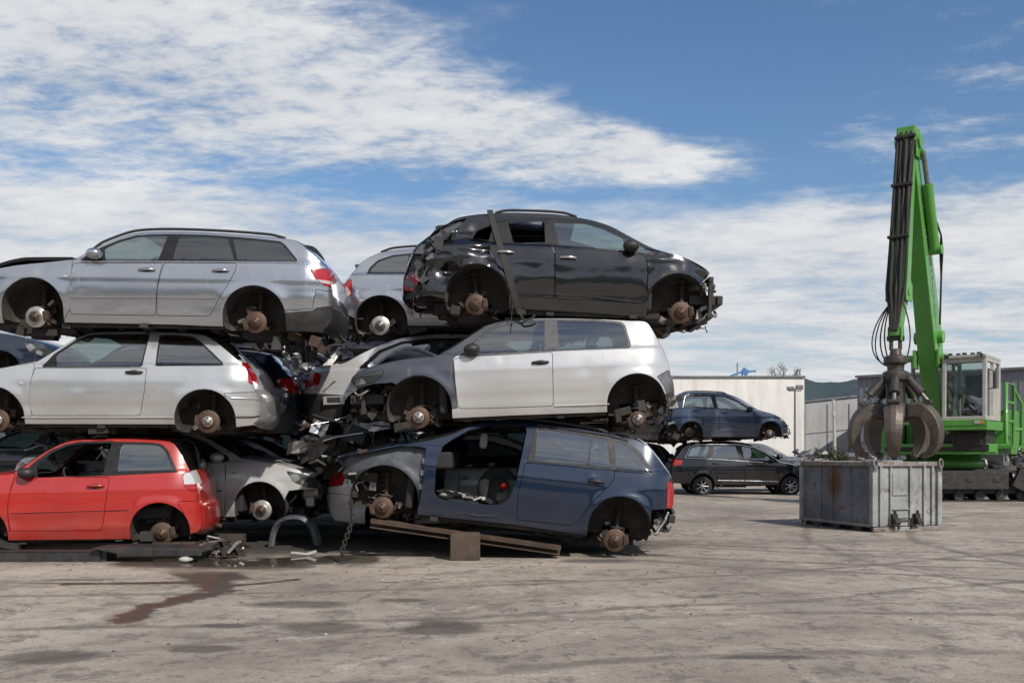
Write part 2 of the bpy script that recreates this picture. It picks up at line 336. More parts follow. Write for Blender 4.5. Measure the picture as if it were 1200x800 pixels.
SPECS = {
 'silver_estate': {
  'W': 0.88,
  'arches': [(-1.364, 0.297, 0.362), (1.249, 0.231, 0.372)],
  'zs': 0.131,
  'zb': 0.875,
  'x0': -2.251,
  'x1': 2.2,
  'R0': 0.55,
  'R1': 0.42,
  'flare': 0.018,
  'top': [('front_bumper', [(-2.384, 0.187), (-2.442, 0.401), (-2.405, 0.608), (-2.345, 0.713)]), ('hood', [(-2.345, 0.713), (-2.006, 0.741), (-1.754, 0.774), (-1.556, 0.813), (-1.259, 0.849), (-0.924, 0.893), (-0.863, 0.918)]), ('windshield', [(-0.863, 0.918), (-0.779, 0.974), (-0.594, 1.093), (-0.406, 1.186), (-0.232, 1.249)]), ('roof', [(-0.232, 1.249), (-0.012, 1.274), (0.274, 1.282), (0.603, 1.277), (0.934, 1.264), (1.327, 1.238), (1.638, 1.205), (1.733, 1.178)]), ('rear_window', [(1.733, 1.178), (1.831, 1.102), (1.958, 0.987), (2.081, 0.867)]), ('tailgate', [(2.081, 0.867), (2.121, 0.776), (2.142, 0.663), (2.147, 0.571)]), ('rear_bumper', [(2.147, 0.571), (2.156, 0.49), (2.167, 0.37), (2.14, 0.201), (2.045, 0.089)])],
  'bottom': [(2.072, 0.068), (1.686, 0.073), (0.896, 0.114), (0.27, 0.131), (-1.014, 0.139), (-1.632, 0.121), (-2.168, 0.134)],
  'hubs': [(-1.364, 0.209), (1.249, 0.18)],
  'panes': [[(-0.537, 0.892), (-0.562, 1.044), (-0.397, 1.134), (-0.204, 1.201), (-0.044, 1.22), (0.17, 1.228), (0.091, 0.904)], [(0.265, 0.91), (0.312, 1.231), (0.61, 1.228), (0.889, 1.21), (0.993, 0.923)], [(1.035, 0.917), (0.95, 1.209), (1.23, 1.187), (1.52, 1.157), (1.568, 1.117), (1.731, 0.932)]],
  'doors': [[(-0.896, 0.844), (-0.906, 0.763), (-0.918, 0.618), (-0.925, 0.296), (-0.919, 0.237), (0.078, 0.234), (0.084, 0.311), (0.105, 0.551), (0.124, 0.674), (0.16, 0.865)], [(0.176, 0.866), (0.134, 0.664), (0.109, 0.551), (0.097, 0.311), (0.096, 0.235), (0.662, 0.234), (0.713, 0.239), (0.744, 0.269), (0.791, 0.36), (0.82, 0.42), (0.931, 0.594), (1.025, 0.783), (1.033, 0.876)]],
  'lines': [[(-0.914, 0.436), (0.084, 0.444)], [(0.109, 0.444), (0.8, 0.448)], [(-0.818, 0.865), (-0.154, 0.875), (0.451, 0.881), (1.259, 0.894), (1.755, 0.903)]],
  'patch': [('taillight', [(1.902, 0.819), (2.091, 0.847), (2.146, 0.815), (2.153, 0.708), (2.145, 0.623), (2.07, 0.64), (1.975, 0.702)]), ('rear_bumper', [(1.981, 0.579), (2.089, 0.57), (2.252, 0.599), (2.356, 0.507), (2.355, 0.384), (2.115, 0.39), (1.984, 0.356), (1.936, 0.322), (1.608, 0.285), (1.603, 0.31), (1.936, 0.348)]), ('bumper_trim', [(1.603, 0.285), (1.936, 0.322), (1.984, 0.356), (2.115, 0.39), (2.355, 0.384), (2.37, 0.076), (1.586, 0.032)]), ('fender', [(-2.697, 0.992), (-0.916, 0.939), (-0.906, 0.763), (-0.919, 0.598), (-0.925, 0.296), (-0.988, 0.195), (-0.994, 0.148), (-1.172, 0.017), (-2.685, 0.045)])],
  'dlo': [[(-0.816, 0.88), (-0.775, 0.942), (-0.589, 1.059), (-0.4, 1.152), (-0.207, 1.217), (-0.005, 1.234), (0.198, 1.243), (0.28, 1.242), (0.608, 1.239), (0.897, 1.224), (1.228, 1.201), (1.529, 1.171), (1.584, 1.129), (1.756, 0.922)]],
  'handles': [(-0.023, 0.777), (0.848, 0.78)],
  'mirror': [(-0.635, 0.955)],
  'loc': (-4.375, 12.58, 2.664),
  'yaw': 2,
  'tilt': 0.5,
 },
 'pale_hatch': {
  'W': 0.85,
  'arches': [(-1.278, 0.243, 0.358), (1.204, 0.217, 0.36)],
  'zs': 0.156,
  'zb': 0.85,
  'x0': -1.93,
  'x1': 1.884,
  'R0': 0.5,
  'R1': 0.45,
  'flare': 0.018,
  'top': [('front_bumper', [(-2.065, 0.183), (-2.122, 0.339), (-2.077, 0.525), (-2.014, 0.65)]), ('hood', [(-2.014, 0.65), (-1.614, 0.739), (-1.357, 0.795), (-1.112, 0.842), (-0.866, 0.892)]), ('windshield', [(-0.866, 0.892), (-0.799, 0.908), (-0.606, 1.042), (-0.424, 1.17), (-0.265, 1.251)]), ('roof', [(-0.265, 1.251), (-0.157, 1.276), (0.126, 1.291), (0.535, 1.294), (0.896, 1.281), (1.156, 1.25)]), ('rear_window', [(1.156, 1.25), (1.277, 1.185), (1.42, 1.077), (1.58, 0.94)]), ('tailgate', [(1.58, 0.94), (1.665, 0.856), (1.736, 0.732), (1.773, 0.588)]), ('rear_bumper', [(1.773, 0.588), (1.824, 0.518), (1.838, 0.404), (1.818, 0.236), (1.745, 0.161)])],
  'bottom': [(1.782, 0.156), (1.579, 0.125), (0.81, 0.155), (-0.892, 0.157), (-1.486, 0.151), (-1.861, 0.171)],
  'hubs': [(-1.268, 0.202), (1.224, 0.191)],
  'panes': [[(-0.568, 0.852), (-0.575, 0.998), (-0.398, 1.136), (-0.241, 1.22), (-0.151, 1.238), (0.477, 1.245), (0.436, 0.857)], [(0.626, 0.873), (0.632, 1.235), (0.748, 1.238), (0.872, 1.232), (1.004, 1.22), (1.11, 1.155), (1.245, 1.03), (1.395, 0.892), (0.79, 0.879)]],
  'doors': [[(-0.8, 0.828), (-0.833, 0.661), (-0.849, 0.488), (-0.846, 0.336), (-0.827, 0.257), (0.436, 0.26), (0.475, 0.431), (0.499, 0.554), (0.517, 0.832)]],
  'lines': [[(1.524, 0.476), (1.665, 0.473), (1.816, 0.469)], [(1.557, 0.246), (1.749, 0.25), (1.819, 0.266)], [(-0.943, 0.234), (-0.209, 0.236), (0.843, 0.238)]],
  'patch': [('taillight', [(1.69, 0.875), (1.755, 0.906), (1.787, 0.864), (1.823, 0.76), (1.828, 0.654), (1.717, 0.653)]), ('rear_bumper', [(1.437, 0.531), (1.948, 0.562), (1.989, 0.567), (2.071, 0.452), (2.052, 0.03), (1.491, 0.024), (1.545, 0.209), (1.53, 0.332)]), ('fender', [(-2.323, 0.973), (-0.838, 0.903), (-0.806, 0.838), (-0.834, 0.672), (-0.85, 0.488), (-0.848, 0.326), (-0.832, 0.253), (-0.942, 0.242), (-0.959, 0.123), (-2.33, 0.027)])],
  'dlo': [[(-0.727, 0.838), (-0.604, 1.002), (-0.401, 1.158), (-0.249, 1.242), (-0.154, 1.256), (0.495, 1.263), (0.449, 0.846)], [(0.609, 0.86), (0.615, 1.25), (0.746, 1.253), (0.87, 1.248), (1.015, 1.233), (1.121, 1.168), (1.261, 1.039), (1.415, 0.894), (1.398, 0.874), (0.794, 0.863)]],
  'handles': [(0.369, 0.78)],
  'mirror': [],
  'loc': (-4.955, 12.6, 1.444),
  'yaw': 3,
  'tilt': 0,
 },
 'red_hatch': {
  'W': 0.83,
  'arches': [(-1.18, 0.229, 0.341), (0.896, 0.206, 0.341)],
  'zs': 0.137,
  'zb': 0.894,
  'x0': -2.021,
  'x1': 1.409,
  'R0': 0.5,
  'R1': 0.42,
  'flare': 0.018,
  'top': [('front_bumper', [(-2.131, 0.08), (-2.2, 0.292), (-2.152, 0.498), (-2.08, 0.619)]), ('hood', [(-2.08, 0.619), (-1.736, 0.764), (-1.393, 0.857), (-1.11, 0.9), (-0.925, 0.926), (-0.812, 0.933)]), ('windshield', [(-0.812, 0.933), (-0.702, 0.991), (-0.557, 1.1), (-0.376, 1.225), (-0.228, 1.293)]), ('roof', [(-0.228, 1.293), (-0.093, 1.32), (0.303, 1.333), (0.604, 1.325), (0.806, 1.311), (1.008, 1.286)]), ('rear_window', [(1.008, 1.286), (1.082, 1.221), (1.177, 1.062), (1.25, 0.915)]), ('tailgate', [(1.25, 0.915), (1.298, 0.809), (1.325, 0.672), (1.331, 0.536)]), ('rear_bumper', [(1.331, 0.536), (1.363, 0.481), (1.366, 0.364), (1.353, 0.217), (1.291, 0.16)])],
  'bottom': [(1.324, 0.172), (1.213, 0.145), (0.539, 0.115), (-0.877, 0.144), (-1.485, 0.129), (-1.936, 0.113)],
  'hubs': [(-1.18, 0.189), (0.905, 0.165)],
  'panes': [[(-0.496, 0.884), (-0.518, 0.997), (-0.504, 1.054), (-0.355, 1.178), (-0.193, 1.253), (-0.064, 1.279), (0.319, 1.28), (0.247, 0.899)], [(0.408, 0.931), (0.44, 1.265), (0.771, 1.252), (0.882, 1.234), (0.947, 1.172), (1.059, 0.941)]],
  'doors': [[(-0.735, 0.902), (-0.787, 0.742), (-0.814, 0.602), (-0.821, 0.4), (-0.802, 0.256), (0.216, 0.232), (0.251, 0.326), (0.288, 0.552), (0.333, 0.866)]],
  'lines': [[(-0.785, 0.474), (-0.333, 0.475), (0.256, 0.477)], [(0.274, 0.478), (0.549, 0.477)]],
  'patch': [('taillight', [(1.174, 0.855), (1.196, 0.904), (1.278, 0.905), (1.316, 0.767), (1.326, 0.658), (1.247, 0.683), (1.192, 0.741)]), ('rear_bumper', [(1.117, 0.543), (1.153, 0.557), (1.512, 0.546), (1.546, 0.395), (1.518, -0.039), (1.179, -0.003), (1.206, 0.21), (1.179, 0.421)]), ('fender', [(-2.356, 1.116), (-0.785, 0.953), (-0.75, 0.922), (-0.791, 0.742), (-0.82, 0.582), (-0.826, 0.4), (-0.81, 0.252), (-0.883, 0.239), (-0.917, 0.021), (-2.373, -0.022)])],
  'dlo': [[(-0.669, 0.884), (-0.659, 0.95), (-0.544, 1.069), (-0.374, 1.203), (-0.206, 1.274), (-0.071, 1.3), (0.326, 1.303), (0.348, 1.292), (0.387, 1.291), (0.769, 1.276), (0.901, 1.256), (0.987, 1.171), (1.11, 0.915), (1.034, 0.909), (0.327, 0.887)]],
  'handles': [(0.176, 0.768)],
  'mirror': [(-0.6, 0.938)],
  'loc': (-5.24, 12.53, 0.09),
  'yaw': 7,
  'tilt': -1.2,
  'open': [0],
 },
 'black_mpv': {
  'W': 0.89,
  'arches': [(-1.095, 0.285, 0.384), (1.329, 0.281, 0.373)],
  'zs': 0.145,
  'zb': 0.91,
  'x0': -1.99,
  'x1': 1.769,
  'R0': 0.42,
  'R1': 0.5,
  'flare': 0.02,
  'top': [('tailgate', [(-2.01, 0.301), (-2.018, 0.414), (-2.005, 0.537), (-1.94, 0.731), (-1.879, 0.861)]), ('rear_window', [(-1.879, 0.861), (-1.768, 0.965), (-1.637, 1.068), (-1.478, 1.191)]), ('roof', [(-1.478, 1.191), (-1.379, 1.259), (-1.235, 1.298), (-1.07, 1.326), (-0.821, 1.353), (-0.508, 1.363), (-0.195, 1.36), (0.076, 1.33)]), ('windshield', [(0.076, 1.33), (0.326, 1.279), (0.513, 1.212), (0.699, 1.11), (0.885, 1.012), (1.029, 0.946)]), ('hood', [(1.029, 0.946), (1.191, 0.9), (1.357, 0.86), (1.508, 0.808), (1.649, 0.755), (1.732, 0.717)])],
  'bottom': [(1.683, 0.637), (1.624, 0.584), (1.585, 0.541), (1.376, 0.124), (1.008, 0.115), (0.291, 0.144), (-0.671, 0.163), (-1.076, 0.071), (-1.482, 0.24), (-1.647, 0.279), (-1.8, 0.268), (-1.973, 0.251)],
  'hubs': [(-1.112, 0.203), (1.373, 0.201)],
  'panes': [[(-1.187, 0.988), (-1.131, 1.095), (-0.939, 1.191), (-0.978, 0.978)], [(-0.685, 0.958), (-0.764, 1.235), (-0.318, 1.258), (-0.3, 0.961)], [(-0.129, 0.947), (-0.21, 1.254), (0.181, 1.247), (0.389, 1.187), (0.643, 1.069), (0.66, 0.91), (0.327, 0.921)], [(0.72, 1.052), (1.001, 0.897), (0.82, 0.898), (0.792, 0.958)], [(-1.886, 0.796), (-1.836, 0.877), (-1.694, 0.984), (-1.535, 1.098), (-1.355, 1.212), (-1.292, 1.21), (-1.449, 1.056), (-1.593, 0.892), (-1.721, 0.773)]],
  'doors': [[(-0.964, 0.939), (-0.963, 0.838), (-0.875, 0.681), (-0.759, 0.583), (-0.677, 0.324), (-0.574, 0.32), (-0.174, 0.295), (-0.184, 0.826), (-0.232, 0.935)], [(-0.219, 0.935), (-0.174, 0.815), (-0.153, 0.295), (0.349, 0.294), (0.863, 0.281), (0.922, 0.294), (0.959, 0.356), (0.933, 0.476), (0.94, 0.682), (0.907, 0.86), (0.656, 0.895), (-0.125, 0.92)]],
  'lines': [[(-0.473, 0.344), (-0.166, 0.348)], [(-0.149, 0.344), (0.348, 0.331), (0.882, 0.29)], [(-0.707, 0.312), (-0.471, 0.304)]],
  'patch': [('tailgate_side', [(-2.041, 0.269), (-2.053, 0.682), (-1.881, 0.894), (-1.54, 1.178), (-1.264, 1.257), (-1.449, 1.045), (-1.586, 0.885), (-1.676, 0.709), (-1.752, 0.505), (-1.77, 0.366), (-1.766, 0.204)]), ('taillight', [(-2.012, 0.383), (-1.994, 0.537), (-1.932, 0.552), (-1.807, 0.524), (-1.819, 0.428), (-1.902, 0.334)]), ('fender', [(0.911, 0.861), (1.026, 0.866), (1.071, 0.971), (1.834, 0.891), (1.837, 0.588), (1.58, 0.535), (1.283, 0.429), (1.016, 0.257), (0.972, 0.356), (0.941, 0.466), (0.946, 0.682)])],
  'dlo': [[(-1.229, 0.993), (-1.197, 1.059), (-1.132, 1.124), (-0.929, 1.212), (-0.713, 1.26), (-0.302, 1.289), (-0.048, 1.289), (0.181, 1.27), (0.409, 1.202), (0.658, 1.081), (0.823, 1.015), (1.026, 0.894), (1.016, 0.865), (0.82, 0.878), (0.327, 0.901), (-0.125, 0.93), (-0.279, 0.948), (-0.701, 0.943), (-0.97, 0.969)]],
  'handles': [(-0.772, 0.828), (-0.019, 0.789)],
  'mirror': [(0.725, 0.955)],
  'loc': (0.664, 12.64, 2.803),
  'yaw': 0,
  'tilt': 2.2,
  'open': [0, 1],
 },
 'white_hatch': {
  'W': 0.87,
  'arches': [(-1.21, 0.294, 0.386), (1.377, 0.25, 0.359)],
  'zs': 0.168,
  'zb': 0.906,
  'x0': -2.078,
  'x1': 1.819,
  'R0': 0.5,
  'R1': 0.4,
  'flare': 0.022,
  'top': [('hood', [(-2.049, 0.664), (-2.004, 0.719), (-1.897, 0.769), (-1.691, 0.827), (-1.405, 0.881), (-1.1, 0.905), (-0.988, 0.906)]), ('windshield', [(-0.988, 0.906), (-0.898, 0.946), (-0.795, 1.005), (-0.588, 1.14), (-0.422, 1.241)]), ('roof', [(-0.422, 1.241), (-0.277, 1.295), (-0.07, 1.323), (0.187, 1.333), (0.547, 1.322), (0.957, 1.295), (1.315, 1.265), (1.541, 1.237)]), ('rear_window', [(1.541, 1.237), (1.599, 1.167), (1.673, 1.018), (1.738, 0.881)]), ('tailgate', [(1.738, 0.881), (1.778, 0.769), (1.816, 0.65), (1.814, 0.609)]), ('rear_bumper', [(1.814, 0.609), (1.841, 0.484), (1.839, 0.341), (1.742, 0.234)])],
  'bottom': [(1.715, 0.227), (1.643, 0.189), (1.046, 0.167), (-0.115, 0.171), (-0.852, 0.164), (-1.322, 0.283), (-1.451, 0.581), (-1.531, 0.614), (-1.612, 0.607), (-1.733, 0.607), (-1.957, 0.565)],
  'hubs': [(-1.228, 0.193), (1.381, 0.068)],
  'panes': [[(-0.556, 0.913), (-0.53, 1.006), (-0.488, 1.057), (-0.404, 1.165), (-0.217, 1.255), (-0.043, 1.296), (0.134, 1.299), (0.324, 1.298), (0.301, 0.939), (-0.491, 0.919)], [(0.479, 0.933), (0.467, 1.293), (0.955, 1.265), (1.223, 1.23), (1.261, 1.192), (1.306, 0.991), (1.298, 0.943)]],
  'doors': [[(-0.78, 0.871), (-0.774, 0.666), (-0.762, 0.464), (-0.744, 0.278), (-0.516, 0.27), (-0.111, 0.266), (0.355, 0.265), (0.38, 0.28), (0.392, 0.904), (-0.492, 0.891)]],
  'lines': [[(0.395, 0.265), (1.042, 0.262)]],
  'patch': [('headlight', [(-1.995, 0.646), (-1.886, 0.721), (-1.63, 0.77), (-1.606, 0.731), (-1.727, 0.628), (-1.985, 0.597)]), ('rear_bumper', [(1.624, 0.567), (1.77, 0.644), (1.972, 0.645), (1.966, 0.09), (1.708, 0.093), (1.762, 0.337), (1.711, 0.457)]), ('fender', [(-2.176, 0.962), (-0.79, 0.903), (-0.782, 0.666), (-0.77, 0.464), (-0.758, 0.283), (-0.849, 0.27), (-0.856, 0.146), (-2.2, 0.209)]), ('fender', [(-1.101, 0.874), (-0.786, 0.877), (-0.57, 1.044), (-0.362, 1.185), (-0.175, 1.269), (-0.009, 1.32), (0.135, 1.321), (0.139, 1.394), (-0.17, 1.407), (-0.482, 1.309), (-0.896, 1.036)])],
  'dlo': [[(-0.759, 0.906), (-0.581, 1.029), (-0.487, 1.089), (-0.382, 1.196), (-0.216, 1.281), (-0.05, 1.32), (0.177, 1.322), (0.403, 1.317), (0.956, 1.286), (1.242, 1.249), (1.283, 1.206), (1.327, 0.991), (1.336, 0.948), (1.305, 0.92), (0.482, 0.918), (0.38, 0.915), (-0.492, 0.899)]],
  'handles': [(0.243, 0.784)],
  'mirror': [(-0.557, 0.969)],
  'loc': (0.121, 12.47, 1.532),
  'yaw': 0,
  'tilt': -2.2,
 },
 'blue_estate': {
  'W': 0.87,
  'arches': [(-1.5, 0.415, 0.414), (1.313, 0.416, 0.369)],
  'zs': 0.285,
  'zb': 1.085,
  'x0': -2.101,
  'x1': 1.93,
  'R0': 0.5,
  'R1': 0.42,
  'flare': 0.03,
  'top': [('hood', [(-2.163, 0.793), (-2.138, 0.848), (-1.889, 0.924), (-1.666, 1.006), (-1.432, 1.084), (-1.265, 1.119)]), ('windshield', [(-1.265, 1.119), (-1.079, 1.176), (-0.811, 1.279), (-0.645, 1.377), (-0.539, 1.431)]), ('roof', [(-0.539, 1.431), (-0.376, 1.491), (-0.148, 1.529), (0.13, 1.546), (0.525, 1.54), (0.838, 1.524), (1.098, 1.508), (1.359, 1.486)]), ('rear_window', [(1.359, 1.486), (1.486, 1.454), (1.594, 1.384), (1.715, 1.263), (1.807, 1.17)]), ('tailgate', [(1.807, 1.17), (1.884, 1.085), (1.94, 0.945), (1.957, 0.791), (1.948, 0.686)])],
  'bottom': [(1.899, 0.697), (1.67, 0.665), (1.684, 0.449), (1.307, 0.375), (0.953, 0.273), (0.107, 0.302), (-1.1, 0.289), (-1.454, 0.279), (-1.871, 0.636), (-1.99, 0.704)],
  'hubs': [(-1.515, 0.322), (1.291, 0.254)],
  'panes': [[(0.227, 1.093), (0.224, 1.475), (0.531, 1.471), (0.87, 1.457), (0.853, 1.103)], [(0.878, 1.104), (0.889, 1.452), (1.073, 1.445), (1.131, 1.105)], [(1.2, 1.109), (1.158, 1.436), (1.3, 1.406), (1.441, 1.311), (1.594, 1.128), (1.584, 1.114)]],
  'doors': [[(0.122, 1.051), (0.076, 0.669), (0.095, 0.371), (0.719, 0.37), (0.826, 0.429), (0.915, 0.624), (1.055, 0.8), (1.136, 0.894), (1.184, 0.974), (1.188, 1.08)]],
  'lines': [[(0.213, 1.514), (0.528, 1.508), (1.089, 1.489), (1.325, 1.451)], [(1.176, 1.081), (1.441, 1.088), (1.603, 1.091)]],
  'patch': [('door_opening', [(-0.906, 0.575), (-0.921, 0.848), (-0.909, 0.991), (-0.869, 1.139), (-0.759, 1.234), (-0.591, 1.357), (-0.374, 1.435), (-0.131, 1.474), (0.076, 1.477), (0.092, 1.426), (0.064, 1.124), (0.029, 0.805), (-0.021, 0.617), (-0.103, 0.535), (-0.232, 0.51), (-0.719, 0.494), (-0.854, 0.519)]), ('taillight', [(1.834, 1.009), (1.905, 1.038), (1.964, 0.992), (1.994, 0.703), (1.866, 0.702)]), ('inner_wing', [(-2.338, 0.992), (-2.127, 0.849), (-1.825, 0.936), (-1.37, 1.081), (-1.168, 1.094), (-1.074, 1.084), (-1.061, 0.832), (-1.062, 0.578), (-1.073, 0.403), (-1.177, 0.309), (-2.258, 0.158)])],
  'dlo': [[(0.14, 1.069), (0.198, 1.503), (0.529, 1.497), (1.09, 1.48), (1.303, 1.435), (1.472, 1.333), (1.627, 1.13), (1.608, 1.098), (1.164, 1.091)]],
  'handles': [(0.978, 0.925)],
  'mirror': [],
  'loc': (-0.081, 12.47, 0.11),
  'yaw': 0,
  'tilt': 6.6,
 },
 'far_hatch': {
  'W': 0.88,
  'arches': [(-1.232, 0.199, 0.36), (1.18, 0.205, 0.354)],
  'zs': 0.094,
  'zb': 0.922,
  'x0': -1.859,
  'x1': 1.697,
  'R0': 0.4,
  'R1': 0.5,
  'flare': 0.018,
  'top': [('tailgate', [(-1.788, 0.541), (-1.796, 0.775), (-1.754, 1.011)]), ('rear_window', [(-1.754, 1.011), (-1.675, 1.199), (-1.553, 1.365)]), ('roof', [(-1.553, 1.365), (-1.344, 1.437), (-0.874, 1.454), (-0.408, 1.436), (-0.119, 1.4)]), ('windshield', [(-0.119, 1.4), (0.274, 1.243), (0.716, 0.958), (0.853, 0.886)]), ('hood', [(0.853, 0.886), (1.227, 0.781), (1.511, 0.656), (1.709, 0.517)]), ('front_bumper', [(1.709, 0.517), (1.774, 0.371), (1.78, 0.195)])],
  'bottom': [(1.674, 0.187), (1.54, 0.129), (0.755, 0.088), (-0.872, 0.088), (-1.453, 0.129), (-1.598, 0.292), (-1.714, 0.478), (-1.813, 0.536)],
  'hubs': [(-1.261, 0.228), (1.162, 0.17)],
  'panes': [[(-1.433, 1.03), (-1.325, 1.316), (-0.606, 1.333), (-0.535, 0.976)], [(-0.422, 0.952), (-0.465, 1.333), (-0.142, 1.285), (0.178, 1.148), (0.506, 0.927), (0.475, 0.898)]],
  'doors': [[(-1.258, 0.898), (-1.205, 0.769), (-0.929, 0.594), (-0.853, 0.42), (-0.833, 0.246), (-0.394, 0.246), (-0.405, 0.886)], [(-0.37, 0.886), (-0.371, 0.246), (0.751, 0.246), (0.733, 0.536), (0.644, 0.798)]],
  'lines': [[(-0.871, 0.548), (-0.407, 0.524)], [(-0.372, 0.524), (0.734, 0.478)], [(-1.482, 0.97), (-1.382, 1.334), (-1.262, 1.376)]],
  'patch': [('headlight', [(1.443, 0.655), (1.585, 0.629), (1.733, 0.459), (1.546, 0.511)]), ('fender', [(0.791, 1.005), (0.657, 0.827), (0.745, 0.536), (0.773, 0.072), (1.86, 0.078), (1.868, 1.022)])],
  'dlo': [[(-1.481, 0.994), (-1.364, 1.346), (-1.233, 1.376), (-0.59, 1.376), (-0.126, 1.327), (0.21, 1.183), (0.65, 0.91), (0.618, 0.863), (-0.512, 0.933)]],
  'handles': [(-1.108, 0.875), (-0.24, 0.816)],
  'mirror': [(0.524, 0.933)],
  'loc': (6.663, 30.58, 1.663),
  'yaw': 0,
  'tilt': 0,
 },
 'far_estate': {
  'W': 0.89,
  'arches': [(-1.012, 0.234, 0.366), (1.661, 0.245, 0.354)],
  'zs': 0.274,
  'zb': 1.007,
  'x0': -1.977,
  'x1': 1.963,
  'R0': 0.45,
  'R1': 0.5,
  'flare': 0.018,
  'top': [('rear_bumper', [(-1.868, 0.297), (-1.927, 0.472), (-1.921, 0.678)]), ('tailgate', [(-1.921, 0.678), (-1.892, 0.824), (-1.845, 1.0)]), ('rear_window', [(-1.845, 1.0), (-1.714, 1.204), (-1.505, 1.421)]), ('roof', [(-1.505, 1.421), (-1.299, 1.503), (-0.827, 1.538), (-0.241, 1.544), (0.281, 1.491)]), ('windshield', [(0.281, 1.491), (0.62, 1.385), (0.951, 1.192), (1.363, 0.942)]), ('hood', [(1.363, 0.942), (1.661, 0.884), (1.943, 0.793), (2.039, 0.646)]), ('front_bumper', [(2.039, 0.646), (2.07, 0.469), (2.037, 0.321)])],
  'bottom': [(1.928, 0.332), (1.324, 0.274), (-0.594, 0.274), (-1.408, 0.292), (-1.901, 0.303)],
  'hubs': [(-1.018, 0.216), (1.661, 0.216)],
  'panes': [[(-1.456, 1.128), (-1.322, 1.374), (-1.178, 1.427), (-0.768, 1.438), (-0.895, 1.093)], [(-0.75, 1.082), (-0.616, 1.432), (0.028, 1.438), (0.09, 1.035)], [(0.262, 1.024), (0.203, 1.432), (0.547, 1.362), (0.825, 1.222), (1.104, 1.0)]],
  'doors': [[(-0.829, 1.0), (-0.709, 0.826), (-0.592, 0.565), (-0.563, 0.36), (0.247, 0.349), (0.222, 0.966)], [(0.271, 0.349), (0.257, 0.966), (1.098, 0.908), (1.239, 0.71), (1.288, 0.349)]],
  'lines': [[(-0.558, 0.395), (0.24, 0.384)], [(0.275, 0.384), (1.276, 0.36)], [(-1.528, 1.082), (-1.354, 1.409), (-1.215, 1.468), (-0.715, 1.491), (0.162, 1.479), (0.62, 1.385), (0.925, 1.233), (1.334, 0.942)], [(-1.528, 1.082), (-0.58, 1.035), (0.228, 0.977), (0.808, 0.942)]],
  'patch': [('taillight', [(-1.947, 0.882), (-1.885, 1.011), (-1.736, 1.029), (-1.616, 1.012), (-1.644, 0.872), (-1.825, 0.837)]), ('rear_bumper', [(-1.998, 0.676), (-1.521, 0.652), (-1.391, 0.535), (-1.379, 0.184), (-1.982, 0.173)]), ('fender', [(1.157, 0.913), (1.251, 0.71), (1.307, 0.243), (2.146, 0.232), (2.135, 0.998), (1.426, 1.0)])],
  'dlo': [[(-1.516, 1.105), (-1.355, 1.397), (-1.216, 1.456), (-0.717, 1.479), (0.161, 1.468), (0.618, 1.374), (0.896, 1.233), (1.306, 0.954), (1.245, 0.925), (0.23, 1.0)]],
  'handles': [(-0.619, 0.913), (0.396, 0.867)],
  'mirror': [(1.077, 1.018)],
  'loc': (6.792, 30.59, 0.036),
  'yaw': 0,
  'tilt': 0,
 },
 'rear_quarter_car': {
  'W': 0.87,
  'arches': [(-1.407, 0.177, 0.367), (1.159, 0.177, 0.367)],
  'zs': 0.136,
  'zb': 0.84,
  'x0': -1.999,
  'x1': 2.129,
  'R0': 0.3,
  'R1': 0.5,
  'flare': 0.018,
  'top': [('tailgate', [(-1.956, 0.331), (-1.983, 0.501), (-1.966, 0.664), (-1.861, 0.81)]), ('rear_window', [(-1.861, 0.81), (-1.782, 0.922), (-1.702, 1.022)]), ('roof', [(-1.702, 1.022), (-1.575, 1.112), (-1.434, 1.176), (-1.148, 1.228), (-0.548, 1.253), (0.054, 1.213)]), ('windshield', [(0.054, 1.213), (0.414, 1.069), (0.771, 0.877), (0.889, 0.836)]), ('hood', [(0.889, 0.836), (1.481, 0.763), (1.901, 0.665), (2.104, 0.578)]), ('front_bumper', [(2.104, 0.578), (2.172, 0.429), (2.139, 0.215)])],
  'bottom': [(2.093, 0.166), (0.887, 0.13), (-1.053, 0.13), (-1.597, 0.142), (-1.928, 0.307)],
  'hubs': [(-1.425, 0.142), (1.159, 0.142)],
  'panes': [[(-1.585, 0.867), (-1.542, 0.949), (-1.446, 1.046), (-1.262, 1.115), (-1.036, 1.143), (-1.036, 0.864)], [(-0.917, 0.864), (-0.903, 1.135), (-0.305, 1.16), (-0.323, 0.863)], [(-0.251, 0.863), (-0.221, 1.147), (0.055, 1.108), (0.39, 0.903), (0.39, 0.863)]],
  'doors': [[(-0.938, 0.812), (-0.982, 0.497), (-0.962, 0.23), (-0.286, 0.23), (-0.286, 0.811)], [(-0.274, 0.811), (-0.274, 0.23), (0.533, 0.23), (0.556, 0.811)]],
  'lines': [],
  'patch': [('taillight', [(-2.001, 0.579), (-1.955, 0.761), (-1.822, 0.782), (-1.804, 0.55), (-1.921, 0.525)]), ('fender', [(0.58, 0.89), (0.58, 0.093), (2.363, 0.135), (2.369, 0.958)])],
  'dlo': [[(-1.612, 0.853), (-1.578, 0.944), (-1.464, 1.059), (-1.263, 1.131), (-0.977, 1.161), (-0.065, 1.16), (0.473, 0.915), (0.485, 0.849)]],
  'handles': [(-0.77, 0.736), (-0.154, 0.736)],
  'mirror': [],
  'loc': (-0.414, 14.47, 2.894),
  'yaw': 0,
  'tilt': 0,
 },
}
# ------------------------------------------------------------------ cars
def inpoly(p, poly):
    x, y = p; c = False; j = len(poly) - 1
    for i in range(len(poly)):
        xi, yi = poly[i]; xj, yj = poly[j]
        if (yi > y) != (yj > y) and x < (xj - xi) * (y - yi) / (yj - yi) + xi: c = not c
        j = i
    return c

